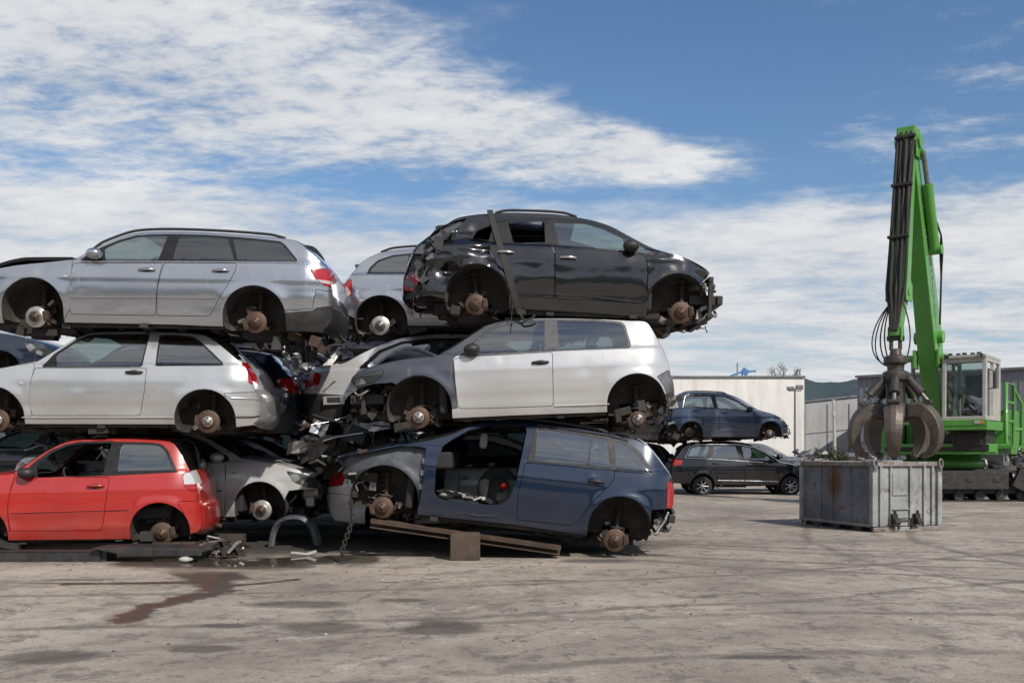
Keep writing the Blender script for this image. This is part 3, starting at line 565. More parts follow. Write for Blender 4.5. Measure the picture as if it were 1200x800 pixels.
def rounded(poly, r=0.02):
    out = []; n = len(poly)
    for i in range(n):
        p, a, b = Vector(poly[i]), Vector(poly[i - 1]), Vector(poly[(i + 1) % n])
        da, db = a - p, b - p
        ra, rb = min(r, da.length * 0.45), min(r, db.length * 0.45)
        if da.length < 1e-6 or db.length < 1e-6: continue
        s, e = p + da.normalized() * ra, p + db.normalized() * rb
        for t in (0, 0.33, 0.67, 1): out.append(tuple(s * (1 - t) ** 2 + p * 2 * t * (1 - t) + e * t * t))
    return out

def catmull(P, k=5):
    out = []; n = len(P)
    for i in range(n - 1):
        p0 = Vector(P[max(i - 1, 0)]); p1 = Vector(P[i]); p2 = Vector(P[i + 1]); p3 = Vector(P[min(i + 2, n - 1)])
        # centripetal-like limit keeps kinks tight
        l = (p2 - p1).length
        def tan(a, b, c):
            t = (c - a); return t * (l / max((c - a).length, 1e-6))
        m1 = tan(p0, p1, p2); m2 = tan(p1, p2, p3)
        for j in range(k):
            t = j / k; t2, t3 = t * t, t * t * t
            out.append(tuple(p1 * (2 * t3 - 3 * t2 + 1) + m1 * (t3 - 2 * t2 + t) + p2 * (-2 * t3 + 3 * t2) + m2 * (t3 - t2)))
    out.append(tuple(P[-1])); return out

def mirror_spec(S):
    T = dict(S)
    fl = lambda P: [(-a, b) for a, b in reversed(P)]
    T['top'] = [(l, fl(P)) for l, P in reversed(S['top'])]
    T['bottom'] = fl(S['bottom'])
    for k in ('panes', 'doors', 'lines', 'dlo'): T[k] = [fl(P) for P in S[k]]
    T['patch'] = [(l, fl(P)) for l, P in S['patch']]
    for k in ('hubs', 'handles', 'mirror'): T[k] = [(-a, b) for a, b in S[k]]
    T['arches'] = [(-a, b, r) for a, b, r in S['arches']]
    T['x0'], T['x1'] = -S['x1'], -S['x0']; T['R0'], T['R1'] = S.get('R1', .5), S.get('R0', .5)
    T.pop('_side', None)
    return T

def top_line(S):
    P = []; own = []
    for l, seg in S['top']:
        for p in (seg if not P else seg[1:]): P.append(p); own.append(l)
    k = 5; D = catmull(P, k); lab = []
    for i in range(len(P) - 1): lab += [own[i + 1]] * k
    return D, lab                        # lab[i] names the strip between D[i] and D[i+1]

def side_regions(S):
    if '_side' in S: return S['_side']
    D, lab = top_line(S)
    outline = list(D) + [p for p in S['bottom'] if (Vector(p) - Vector(D[-1])).length > 0.01 and (Vector(p) - Vector(D[0])).length > 0.01]
    arch = []
    for ax, az, r in S['arches']:
        arch.append([(ax + r * cos(pi * i / 26), az + r * sin(pi * i / 26)) for i in range(27)] + [(ax - r, az - 0.6), (ax + r, az - 0.6)])
    panes = [rounded(p, 0.03) for p in S['panes']]
    dlo = [rounded(p, 0.03) for p in S['dlo']]
    doors = [rounded(p, 0.03) for p in S['doors']]
    patch = [(l, rounded(p, 0.025 if 'light' in l else 0.012)) for l, p in S['patch']]
    pts = []; edges = []
    def put(poly):
        o = len(pts); n = len(poly)
        q = []
        for i in range(n):
            a, b = Vector(poly[i]), Vector(poly[(i + 1) % n]); m = max(1, int((b - a).length / 0.05))
            q += [tuple(a.lerp(b, j / m)) for j in range(m)]
        for p in q: pts.append(Vector(p))
        for i in range(len(q)): edges.append((o + i, o + (i + 1) % len(q)))
    for poly in [outline] + arch + panes + dlo + doors + [p for l, p in patch]: put(poly)
    x0, x1 = min(p[0] for p in outline), max(p[0] for p in outline)
    z0, z1 = min(p[1] for p in outline), max(p[1] for p in outline)
    st = 0.045
    for i in range(int((x1 - x0) / st) + 1):
        for j in range(int((z1 - z0) / st) + 1):
            p = (x0 + (i + (0.5 if j % 2 else 0)) * st, z0 + j * st)
            if inpoly(p, outline): pts.append(Vector(p))
    vs, es, fs, *_ = delaunay_2d_cdt(pts, edges, [], 0, 1e-4)
    cls = {}
    for f in fs:
        if len(f) != 3: continue
        c = (vs[f[0]] + vs[f[1]] + vs[f[2]]) / 3; c = (c.x, c.y)
        if not inpoly(c, outline) or any(inpoly(c, a) for a in arch): continue
        k = None
        for l, p in patch:
            if l in ('taillight', 'headlight') and inpoly(c, p): k = l; break
        if not k:
            for i, p in enumerate(panes):
                if inpoly(c, p): k = 'pane%d' % i; break
        if not k and any(l == 'door_opening' and inpoly(c, p) for l, p in patch): k = 'door_opening'
        if not k and any(inpoly(c, p) for p in dlo): k = 'window_frame'
        if not k:
            for i, p in enumerate(doors):
                if inpoly(c, p): k = 'door%d' % i; break
        if not k:
            for l, p in patch:
                if inpoly(c, p): k = l; break
        cls.setdefault(k or 'quarter_panel', []).append(tuple(f))
    S['_side'] = ([(v.x, v.y) for v in vs], cls)
    return S['_side']

def surf_normal(S, x, z, sg):
    e = 0.008
    wx = (half_width(S, x + e, z) - half_width(S, x - e, z)) / (2 * e)
    wz = (half_width(S, x, z + e) - half_width(S, x, z - e)) / (2 * e)
    return Vector((-wx, sg, -wz)).normalized()

def panel(S, name, key, sg, mat, parent, recess=0.0, gap=0.0035, flange=0.03, dent=None):
    vs2, cls = side_regions(S)
    tris = cls.get(key)
    if not tris: return None
    used = sorted({i for t in tris for i in t}); ix = {v: i for i, v in enumerate(used)}
    P = [Vector(vs2[i]) for i in used]
    cnt = {}
    for t in tris:
        for a, b, c in ((t[0], t[1], t[2]), (t[1], t[2], t[0]), (t[2], t[0], t[1])):
            k = (min(a, b), max(a, b)); cnt.setdefault(k, []).append((a, b, c))
    bd = [v[0] for v in cnt.values() if len(v) == 1]
    if gap:
        acc = {}
        for a, b, c in bd:
            pa, pb, pc = P[ix[a]], P[ix[b]], P[ix[c]]
            d = pb - pa; n = Vector((-d.y, d.x))
            if n.dot(pc - pa) < 0: n = -n
            if n.length < 1e-7: continue
            n.normalize()
            for q in (a, b): acc[q] = acc.get(q, Vector((0, 0))) + n
        for q, n in acc.items():
            if n.length > 0.3: P[ix[q]] = P[ix[q]] + n.normalized() * gap
    def pos(p, inn):
        w = half_width(S, p.x, p.y) - recess - inn
        if dent: w += dent(p.x, p.y)
        return (p.x, sg * w, p.y)
    V = [pos(p, 0) for p in P]; Fc = []; nl = []
    N = [surf_normal(S, p.x, p.y, sg) for p in P]
    if dent:
        e = 0.01
        for i, p in enumerate(P):
            gx = (dent(p.x + e, p.y) - dent(p.x - e, p.y)) / (2 * e); gz = (dent(p.x, p.y + e) - dent(p.x, p.y - e)) / (2 * e)
            n = N[i] / max(abs(N[i].y), 0.05); N[i] = Vector((n.x - gx, sg, n.z - gz)).normalized()
    for t in tris:
        a, b, c = (ix[q] for q in t)
        ar = (P[b] - P[a]).cross(P[c] - P[a])
        order = (a, b, c) if (ar > 0) == (sg < 0) else (a, c, b)
        Fc.append(order); nl += [N[q] for q in order]
    if flange:
        bi = {}
        for a, b, c in bd:
            for q in (a, b):
                if q not in bi:
                    bi[q] = len(V); V.append(pos(P[ix[q]], flange))
        for a, b, c in bd:
            f = (ix[a], ix[b], bi[b], bi[a])
            Fc.append(f)
            nl += [Vector((0, 0, 0))] * 4
    me = bpy.data.meshes.new(name); me.from_pydata(V, [], Fc)
    me.materials.append(mat); me.polygons.foreach_set('use_smooth', [len(f) == 3 for f in Fc]); me.update()
    me.normals_split_custom_set(nl)
    o = bpy.data.objects.new(name, me); COL.objects.link(o); o.parent = parent
    return o

CROWN = {'hood': .045, 'windshield': .06, 'roof': .035, 'rear_window': .05, 'tailgate': .045, 'rear_bumper': .06, 'front_bumper': .07}
PARTNAME = {'hood': 'hood', 'windshield': 'windshield', 'roof': 'roof', 'rear_window': 'rear_window', 'tailgate': 'tailgate', 'rear_bumper': 'rear_bumper', 'front_bumper': 'front_bumper'}

def shell(S, parent, mats, skip=()):
    D, lab = top_line(S)
    n = len(D); cr = [0] * n
    raw = [CROWN[lab[min(i, n - 2)]] for i in range(n)]
    for i in range(n):
        q = raw[max(0, i - 4):i + 5]; cr[i] = sum(q) / len(q)
    COLS = [-1, -.97, -.92, -.84, -.7, -.5, -.25, 0, .25, .5, .7, .84, .92, .97, 1]
    rows = []
    for i, (x, z) in enumerate(D):
        a, b = D[max(i - 1, 0)], D[min(i + 1, n - 1)]
        t = Vector((b[0] - a[0], b[1] - a[1])).normalized(); nx, nz = -t.y, t.x
        w = half_width(S, x, z)
        rows.append([(x + nx * cr[i] * (1 - v ** 4), v * w, z + nz * cr[i] * (1 - v ** 4)) for v in COLS])
    tl = [p for l, p in S['patch'] if l == 'taillight']
    tz = (min(q[1] for q in tl[0]), max(q[1] for q in tl[0])) if tl else None
    tx = sum(q[0] for q in tl[0]) / len(tl[0]) if tl else 0
    i = 0; made = {}
    while i < n - 1:
        j = i
        while j < n - 1 and lab[j] == lab[i]: j += 1
        l = lab[i]; mb = MB(); lamp = MB(); m = len(COLS)
        vs = [p for r in rows[i:j + 1] for p in r]; fs = []; lf = []
        for a in range(j - i):
            zc = (D[i + a][1] + D[i + a + 1][1]) / 2; xc = D[i + a][0]
            for c in range(m - 1):
                q = (a * m + c, a * m + c + 1, (a + 1) * m + c + 1, (a + 1) * m + c)
                if tz and l in ('tailgate', 'rear_bumper', 'rear_window') and tz[0] < zc < tz[1] and abs(COLS[c] + COLS[c + 1]) / 2 > 0.7 and abs(xc - tx) < 0.4: lf.append((COLS[c] > 0, q))
                else: fs.append(q)
        if l not in skip:
            mb.add(vs, fs, 0, True)
            o = mb.build(PARTNAME[l], mats.get(l, mats['body']), parent, fix=False)
            made[l] = o
            if l == 'rear_bumper' and mats.get('skirt'):
                o.data.materials.append(mats['skirt'])
                for pl in o.data.polygons:
                    if pl.center.z < mats['skirt_z']: pl.material_index = 1
            if lf:
                for sd in (False, True):
                    lamp = MB(); qs = [q for s_, q in lf if s_ == sd]; ids = sorted({i for q in qs for i in q}); mp = {k: n_ for n_, k in enumerate(ids)}
                    lamp.add([vs[k] for k in ids], [[mp[k] for k in q] for q in qs], 0, True); lamp.build('tail_lamp', mats['taillight'], o, fix=False)
        i = j
    return made

def strip(S, pts, sg, r, mat, parent, name, proud=0.008, flat=2.0):
    mb = MB(); path = []
    for a, b in zip(pts, pts[1:]):
        m = max(1, int(hypot(b[0] - a[0], b[1] - a[1]) / 0.06))
        for k in range(m): path.append((a[0] + (b[0] - a[0]) * k / m, a[1] + (b[1] - a[1]) * k / m))
    path.append(pts[-1])
    mb.tube([(x, sg * (half_width(S, x, z) + proud), z) for x, z in path], r, 6, 0)
    return mb.build(name, mat, parent)

def wheel_gear(S, root, x, z, sg, kind, rng, arch):
    """what is left at a wheel station: brake disc, caliper, strut, arm"""
    W = S['W']; yo = sg * (W - 0.115)
    r = rng.uniform(.122, .142) if kind != 'small' else 0.10
    if kind == 'tyre':
        w = empty('wheel', (0, 0, 0)); w.parent = root
        t = MB(); t.lathe([(0.19, -0.10), (0.25, -0.115), (0.285, -0.10), (0.30, -0.05), (0.302, 0.05), (0.285, 0.10), (0.25, 0.115), (0.195, 0.10)], (x, sg * (W - .13), z), 'y', 36)
        t.build('tyre', M['rubber'], w)
        q = MB(); y = sg * (W - .05); q.lathe([(0.20, -0.09), (0.205, 0.02), (0.185, 0.03), (0.18, -0.04)], (x, y - sg * .01, z), 'y', 32, sg=sg)
        for k in range(7):
            a = 2 * pi * k / 7; q.tube([(x + .03 * cos(a), y, z + .03 * sin(a)), (x + .19 * cos(a), y - sg * .005, z + .19 * sin(a))], [.024, .017], 6)
        q.lathe([(0.0, .02), (0.055, .015), (0.06, -.02)], (x, y, z), 'y', 16, sg=sg)
        q.build('rim', M['rim'], w)
        d = MB(); d.lathe([(0, 0), (.17, 0), (.17, .04)], (x, sg * (W - .19), z), 'y', 20, sg=-sg); d.build('brake_drum', M['rust'], w)
        return
    bright = kind == 'bright'
    d = MB()
    d.lathe([(0.066, 0.036), (0.072, 0.030), (0.074, 0.004), (r * .62, 0.0), (r * .97, 0.0), (r, -0.004), (r, -0.022), (r * .97, -0.026), (0.03, -0.026)], (x, yo, z), 'y', 36, sg=sg)
    disc = d.build('brake_disc', M['discbright'] if bright else M['disc'], root)
    h = MB()
    h.lathe([(0.0, .052), (.018, .050), (.024, .045), (.026, .038), (.064, .037), (.066, .034)], (x, yo, z), 'y', 24, sg=sg)
    for k in range(5):
        a = 2 * pi * k / 5 + 0.3; h.lathe([(0, .046), (.008, .046), (.009, .036)], (x + .046 * cos(a), yo, z + .046 * sin(a)), 'y', 8, 1, sg=sg)
    h.build('hub', [rng.choice((M['steel'], M['steel'], M['alu'], M['rust'], M['disc'])), M['grime']], disc)
    c = MB(); ca = rng.choice((0.15, pi - 0.15, pi + .3))
    cx, cz = x + cos(ca) * r * .92, z + sin(ca) * r * .92
    R = Matrix.Rotation(-ca, 3, 'Y')
    c.box((cx, yo - sg * .018, cz), (.055, .075, .12), R); c.box((cx + .012 * cos(ca), yo + sg * .018, cz), (.038, .02, .085), R); c.tube([(cx, yo - sg * .05, cz + .04), (cx, yo + sg * .02, cz + .04)], .018, 8)
    c.build('caliper', M['rust'] if rng.random() < .6 else M['grime'], root, bevel=.01)
    s = MB(); yi = sg * (W - .26); lean = rng.uniform(-.05, .05)
    s.tube([(x + .02, yi, z - .03), (x + lean, sg * (W - .33), z + .42)], .026, 10)
    s.tube([(x + .02, yi, z + .12), (x + lean, sg * (W - .32), z + .33)], .017, 10)
    sp = [(x + lean * .8 + .055 * cos(k * .55), sg * (W - .32) + .055 * sin(k * .55), z + .14 + k * .0062) for k in range(46)]
    s.tube(sp, .009, 5, 1)
    s.lathe([(.0, .0), (.085, .0), (.09, .02), (.0, .03)], (x + lean * .8, sg * (W - .32), z + .13), 'z', 14, 0)
    s.build('strut', [M['liner'] if rng.random() < .5 else M['rust'], M['grime']], root)
    a = MB(); dx = rng.choice((-1, 1)) * .22
    a.tube([(x, sg * (W - .17), z - .06), (x + dx, sg * .28, z - .03)], [.03, .045], 8)
    a.tube([(x, sg * (W - .17), z - .07), (x - dx * .7, sg * .28, z - .05)], [.025, .04], 8)
    a.tube([(x, sg * (W - .16), z), (x, 0, z + .03)], .022, 8, 1)
    for k in range(5):
        a.box((x + rng.uniform(-.22, .22), sg * (W - rng.uniform(.26, .40)), z + rng.uniform(-.08, .2)), [rng.uniform(.03, .10) for _ in range(3)], Matrix.Rotation(rng.uniform(0, 3), 3, 'Y'), rng.choice((0, 1, 2)))
    hz = []
    p = Vector((x + .05, sg * (W - .18), z + .05))
    for k in range(7):
        hz.append(tuple(p)); p = p + Vector((rng.uniform(-.05, .05), -sg * .035, rng.uniform(.0, .07)))
    a.tube(hz, .008, 5, 1)
    a.build('suspension_arm', [M['rust'], M['grime'], M['steel']], root)

def clutter(name, lo, hi, n, rng, parent, mats, tubes=True, big=0.16):
    """crash bars, brackets, hoses and broken lumps filling a volume"""
    mb = MB(); k = len(mats)
    for i in range(n):
        c = [rng.uniform(lo[j], hi[j]) for j in range(3)]
        R = Matrix.Rotation(rng.gauss(0, .35), 3, rng.choice('XYZ')) @ Matrix.Rotation(rng.gauss(0, .3), 3, 'Y')
        if rng.random() < .55 or not tubes:
            d = [rng.uniform(.02, big), rng.uniform(.03, big * 1.5), rng.uniform(.02, big)]
            mb.box(c, d, R, rng.randrange(k), rng.uniform(.6, 1))
        else:
            p = Vector(c); path = []; v = Vector((rng.uniform(-1, 1), rng.uniform(-1, 1), rng.uniform(-1, .6))) * .06
            for j in range(6):
                path.append(tuple(p)); v = v * .8 + Vector([rng.uniform(-.03, .03) for _ in range(3)]); p = p + v
                p = Vector([min(max(p[q], lo[q] - .04), hi[q] + .04) for q in range(3)])
            mb.tube(path, rng.uniform(.006, .022), 6, rng.randrange(k))
    return mb.build(name, mats, parent)

def car(name, S, label, paintm, loc=None, yaw=None, tilt=None, cat='car', group=None, parts=None, panes=None,
        missing=(), gear=('disc', 'disc'), full=True, marker='amber', frame='trim', rails=None, handle='paint', dents=None, seed=1, seats=True, lamp='tail',
        mirror='paint', amber=None, lines='paint', skip=(), windscreen='wglass'):
    rng = random.Random(seed)
    loc = loc or S['loc']; yaw = S.get('yaw', 0) if yaw is None else yaw; tilt = S.get('tilt', 0) if tilt is None else tilt
    root = empty(name, loc, radians(yaw), radians(tilt))
    tag(root, label, cat, group)
    if dents is None: dents = {}
    rd_ = random.Random(seed * 13 + 1)
    for kk in ('door0', 'door1', 'quarter_panel', 'fender', 'rear_bumper'):
        if kk not in dents and loc[1] < 14: dents[kk] = crease(seed * 7 + len(kk), .0075, 16, S['x0'], S['x1'], S['zs'], S['zb'] + .05)
    parts = parts or {}; W, zs, zb = S['W'], S['zs'], S['zb']
    labs = [l for l, p in S['top']]; front = -1 if ('hood' in labs and labs.index('hood') < labs.index('roof')) else 1
    mats = {'body': paintm, 'windshield': M[windscreen], 'rear_window': M['bglass'], 'taillight': M[lamp], 'hood': parts.get('hood', paintm)}
    for k, v in parts.items(): mats[k] = v
    made = shell(S, root, mats, skip)
    vs2, cls = side_regions(S)
    for sg in (-1, 1):
        near = sg == -1
        for key in cls:
            if key == 'door_opening':
                continue
            if key.startswith('pane'):
                i = int(key[4:])
                if i in missing: continue
                pm = panes[i] if panes and i in panes else M['glass']
                panel(S, 'side_window', key, sg, pm, root, .010, 0, 0)
            elif key == 'window_frame': panel(S, 'window_frame', key, sg, M[frame], root, .005, 0, .02)
            elif key.startswith('door'):
                i = int(key[4:]); o = panel(S, 'door', key, sg, parts.get('door', paintm), root, dent=dents.get(key) if dents and near else None)
                if o and i < len(S['handles']) and full:
                    hx, hz = S['handles'][i]; y = sg * (half_width(S, hx, hz) + .012)
                    h = MB(); hm = {'paint': paintm, 'black': M['plastic'], 'chrome': M['chrome']}[handle]
                    h.tube([(hx - .10, y - sg * .022, hz), (hx - .085, y + sg * .012, hz), (hx, y + sg * .018, hz + .004), (hx + .085, y + sg * .012, hz), (hx + .10, y - sg * .022, hz)], [.012, .015, .017, .015, .012], 8)
                    ho = h.build('handle', hm, o)
                    rc = MB(); rc.ball((hx, y - sg * .014, hz - .004), (.068, .012, .034)); rc.build('handle_recess', M['plastic'], o)
            elif key in ('taillight', 'headlight'): panel(S, key, key, sg, M[lamp] if key == 'taillight' else M['head'], root, -.006, .002, .03)
            elif key == 'inner_wing': panel(S, 'inner_wing', key, sg, M['innerwing'], root, .09, 0, .03)
            elif key in ('bumper_trim',): panel(S, 'lower_bumper', key, sg, M['plastic'], root, -.004)
            elif key == 'tailgate_side': panel(S, 'tailgate_side', key, sg, parts.get('tailgate_side', paintm), root, .05, .012, .05)
            else:
                nm = {'quarter_panel': 'quarter_panel', 'fender': 'fender', 'rear_bumper': 'bumper_corner'}[key]
                panel(S, nm, key, sg, parts.get(key, paintm), root, dent=dents.get(key) if dents and near else None)
        for i, ln in enumerate(S['lines']):
            lm = {'paint': paintm, 'black': M['plastic'], 'chrome': M['chrome']}[lines if isinstance(lines, str) else lines[min(i, len(lines) - 1)]]
            strip(S, ln, sg, .009 if loc[1] < 25 else .018, lm, root, 'trim_strip', .004)
        # wheel stations
        for i, (ax, az, r) in enumerate(S['arches']):
            mb = MB(); n = 22; ring = []
            for k in range(n + 1):
                a = -0.35 + (pi + .7) * k / n
                ring.append((ax + (r + .004) * cos(a), az + (r + .004) * sin(a)))
            vs = []; fs = []; deps = [.012, .10, .22, .34, .40]
            for di, dp in enumerate(deps):
                for (x, z) in ring:
                    sc_ = 1 if di < 4 else .9
                    x2, z2 = ax + (x - ax) * sc_, az + (z - az) * sc_
                    w0 = half_width(S, x, min(z, zb)) if di == 0 else W - .03
                    vs.append((x2, sg * (min(w0, W) - dp), z2))
            m = n + 1
            for di in range(len(deps) - 1):
                for k in range(n): fs.append((di * m + k, di * m + k + 1, di * m + m + k + 1, di * m + m + k))
            mb.add(vs, fs, 0, True)
            mb.add(vs[-m:], [list(range(m))], 0)
            mb.build('wheel_arch_liner', M['liner'], root, fix=False)
            hx, hz = S['hubs'][i]
            g = gear[i]
            if g: wheel_gear(S, root, hx, hz, sg, g, rng, (ax, az, r))
        if mirror and S['mirror'] and (near or full):
            mx, mz = S['mirror'][0]; y = sg * (half_width(S, mx, mz) + .10)
            q = MB(); q.ball((mx, y, mz), (.10, .085, .068)); q.tube([(mx + .02, y - sg * .13, mz - .05), (mx, y, mz - .03)], [.035, .03], 8)
            q.build('door_mirror', paintm if mirror == 'paint' else M['plastic'], root)
        if amber:
            x, z = amber; q = MB(); q.ball((x, sg * (half_width(S, x, z) - .004), z), (.035, .012, .015)); q.build('side_marker', M[marker], root)
        if rails:
            xa, xb = rails; D, lab = top_line(S); path = []
            P = [p for p in D if xa <= p[0] <= xb]
            for i, (x, z) in enumerate(P):
                e = min(1, min(i, len(P) - 1 - i) / 2.5); w = half_width(S, x, z)
                path.append((x, sg * (w - .02), z + .008 + .026 * e))
            q = MB(); q.tube(path, .017, 8)
            q.build('roof_rail', M['plastic'], root)
    # underside
    A0, A1 = sorted(S['arches'])[0], sorted(S['arches'])[-1]
    u = MB(); xa, xb = A0[0] + A0[2], A1[0] - A1[2]
    u.box(((S['x0'] + S['x1']) / 2, 0, zs + .06), (S['x1'] - S['x0'] - .7, (W - .42) * 2, .09))
    u.box(((xa + xb) / 2, 0, zs + .04), (xb - xa, (W - .12) * 2, .07))
    for k in range(5):
        u.box((xa + (xb - xa) * (k + .5) / 5, rng.uniform(-.2, .2), zs - .02), (.09, W * 1.5, .05))
    for sg in (-1, 1): u.box(((xa + xb) / 2, sg * (W - .15), zs + .015), (xb - xa - .02, .07, .10))
    for ax, az, r in S['arches']:
        u.box((ax, 0, az - .02), (.34, (W - .42) * 2, .12)); u.tube([(ax + .1, -(W - .3), az - .09), (ax + .1, W - .3, az - .09)], .035, 8)
        u.box((ax + .1, .1, az + .16), (.5, (W - .48) * 2, .26))
    u.box((front * .0, .15, zs - .05), (.7, .7, .12)); u.box((A1[0] if front < 0 else A0[0], -.1, zs - .0), (.5, .5, .2))
    for k in range(26):
        x = rng.uniform(S['x0'] + .5, S['x1'] - .5); y = rng.uniform(-W + .14, W - .3)
        if rng.random() < .6: u.box((x, y, zs - rng.uniform(-.02, .09)), (rng.uniform(.05, .3), rng.uniform(.05, .3), rng.uniform(.03, .12)), Matrix.Rotation(rng.gauss(0, .2), 3, 'Y'))
        else: u.tube([(x, y, zs), (x + rng.uniform(-.1, .1), y, zs - .08), (x + rng.uniform(-.4, .4), y + .1, zs - rng.uniform(.02, .14))], rng.uniform(.008, .02), 6)
    u.build('underbody', M['grime'], root)
    ex = MB(); fx = A0[0] if front < 0 else A1[0]; bx = A1[0] if front < 0 else A0[0]
    ex.tube([(fx, .1, zs - .02), (fx * .5, .14, zs - .05), (bx * .6, .14, zs - .05), (bx - front * .1, .3, zs + .1), (bx - front * .55, .3, zs + .03)], .03, 8)
    ex.tube([(bx - front * .35, .05, zs + .03), (bx - front * .35, .6, zs + .03)], .10, 12); ex.tube([(0, .14, zs - .05), (.5, .14, zs - .05)], .065, 10)
    ex.build('exhaust', M['rust'], root)
    if full:
        # dark cabin: bulkheads, dashboard, seats, wheel
        it = MB(); zc = zb - .04; bxx = S['x1'] - .5 if front < 0 else S['x0'] + .5
        P = [p for l, seg in S['top'] if l == 'windshield' for p in seg]
        cx = (P[0] if front < 0 else P[-1])[0]
        it.box((cx - front * .06, 0, (zs + zc) / 2 + .03), (.10, (W - .12) * 2, zc - zs - .06))
        bh = MB(); bh.box((bxx, 0, zs + .25), (.7, (W - .44) * 2, .25)); bh.build('rear_shelf', M['int'], root, bevel=.03)
        it.box((cx - front * .28, 0, zc - .10), (.46, (W - .13) * 2, .2), Matrix.Rotation(front * .15, 3, 'Y'))
        it.build('dashboard', M['int'], root, bevel=.03)
        for sg in (-1, 1):
            if not any(k == 'door_opening' for k in cls):
                dm = MB(); dm.box(((xa + xb) / 2, sg * (W - .135), (zs + zc) / 2 + .02), (xb - xa, .02, zc - zs - .06)); dm.build('door_card', M['int'], root)
        if seats:
            for sg in (-1, 1):
                for row in (0, 1):
                    sx = cx - front * (.86 + .70 * row); y = sg * .37; zf = zs + .16
                    st = MB(); st.box((sx, y, zf + .12), (.5, .48, .16)); st.box((sx - front * .27, y, zf + .42), (.15, .46, .58), Matrix.Rotation(-front * .22, 3, 'Y'), taper=.85)
                    so = st.build('seat', M['seat'], root, bevel=.05)
                    hr = MB(); hr.box((sx - front * .37, y, zf + .80), (.10, .26, .17), Matrix.Rotation(-front * .15, 3, 'Y')); hr.build('headrest', M['seat'] if rng.random() < .7 else M['pad'], so, bevel=.04)
            sw = MB(); c = Vector((cx - front * .58, -.36 * front * -1, zc - .03)); sw_pts = []
            for k in range(25):
                a = 2 * pi * k / 24; p = Vector((0, .18 * cos(a), .18 * sin(a))); p.rotate(Matrix.Rotation(front * .45, 3, 'Y')); sw_pts.append(c + p)
            sw.tube(sw_pts, .014, 6, caps=False); sw.tube([c, c + Vector((front * .3, 0, -.1))], .03, 8); sw.ball(c, .05)
            sw.build('steering_wheel', M['int'], root)
    return root

def hood_flap(S, root, pts, mat, lift=.0, thick=.03, narrow=.08, name='raised_hood'):
    """a bonnet panel standing proud of the wings"""
    D = catmull(pts, 5); V = []; COLS = [-1, -.9, -.6, -.2, .2, .6, .9, 1]
    for lev in (0, 1):
        for x, z in D:
            w = max(.3, half_width(S, x, min(z, S['zb'])) - narrow)
            V += [(x, c * w, z + .03 * (1 - c * c) - lev * thick) for c in COLS]
    m = len(COLS); n = len(D); f = []
    for lev in (0, 1):
        for i in range(n - 1):
            for c in range(m - 1):
                o = lev * n * m; f.append((o + i * m + c, o + i * m + c + 1, o + (i + 1) * m + c + 1, o + (i + 1) * m + c))
    for i in range(n - 1):
        for c in (0, m - 1): f.append((i * m + c, (i + 1) * m + c, n * m + (i + 1) * m + c, n * m + i * m + c))
    for c in range(m - 1):
        for i in (0, n - 1): f.append((i * m + c, i * m + c + 1, n * m + i * m + c + 1, n * m + i * m + c))
    mb = MB(); mb.add(V, f, 0, False)
    return mb.build(name, mat, root)

SEDAN = dict(W=.86, zs=.20, zb=.93, x0=-2.2, x1=2.17, R0=.45, R1=.5, arches=[(-1.28, .33, .345), (1.30, .34, .345)],
    top=[('rear_bumper', [(-2.08, .26), (-2.17, .42), (-2.2, .58), (-2.185, .66)]), ('tailgate', [(-2.185, .66), (-2.15, .82), (-2.08, .95), (-1.98, 1.01), (-1.62, 1.045)]),
         ('rear_window', [(-1.62, 1.045), (-1.36, 1.17), (-1.08, 1.30)]), ('roof', [(-1.08, 1.30), (-.8, 1.385), (-.35, 1.425), (.1, 1.415), (.32, 1.375)]),
         ('windshield', [(.32, 1.375), (.62, 1.235), (.92, 1.07), (1.05, 1.0)]), ('hood', [(1.05, 1.0), (1.3, .965), (1.6, .91), (1.88, .82), (2.02, .74)]),
         ('front_bumper', [(2.02, .74), (2.12, .64), (2.17, .5), (2.15, .36), (2.06, .22)])],
    bottom=[(2.06, .22), (1.7, .21), (.9, .2), (-.9, .2), (-1.7, .22), (-2.08, .26)],
    hubs=[(-1.28, .29), (1.30, .29)],
    dlo=[[(-1.38, .97), (-1.1, 1.22), (-.78, 1.335), (-.35, 1.37), (.08, 1.355), (.5, 1.235), (.86, 1.01), (.86, .96)]],
    panes=[[(-1.28, .985), (-1.06, 1.19), (-.77, 1.305), (-.38, 1.34), (-.36, .985)], [(-.26, .985), (-.28, 1.345), (.06, 1.33), (.46, 1.22), (.76, 1.02), (.74, .985)]],
    doors=[[(-1.12, .945), (-1.0, .7), (-.9, .4), (-.86, .28), (-.33, .27), (-.31, .945)], [(-.295, .945), (-.315, .27), (.8, .27), (.84, .5), (.82, .945)]],
    patch=[('taillight', [(-2.25, .72), (-1.93, .76), (-1.90, .9), (-2.0, .95), (-2.25, .95)]), ('headlight', [(1.66, .83), (1.9, .78), (2.1, .70), (2.14, .58), (1.95, .60), (1.76, .68)]),
           ('rear_bumper', [(-2.3, .2), (-1.6, .2), (-1.6, .60), (-2.3, .66)]), ('fender', [(.835, 1.1), (.835, .5), (.81, .1), (2.4, .1), (2.4, 1.1)])],
    lines=[[(-.95, .56), (.79, .56)]], handles=[(-.93, .84), (-.22, .84)], mirror=[(.72, 1.02)])


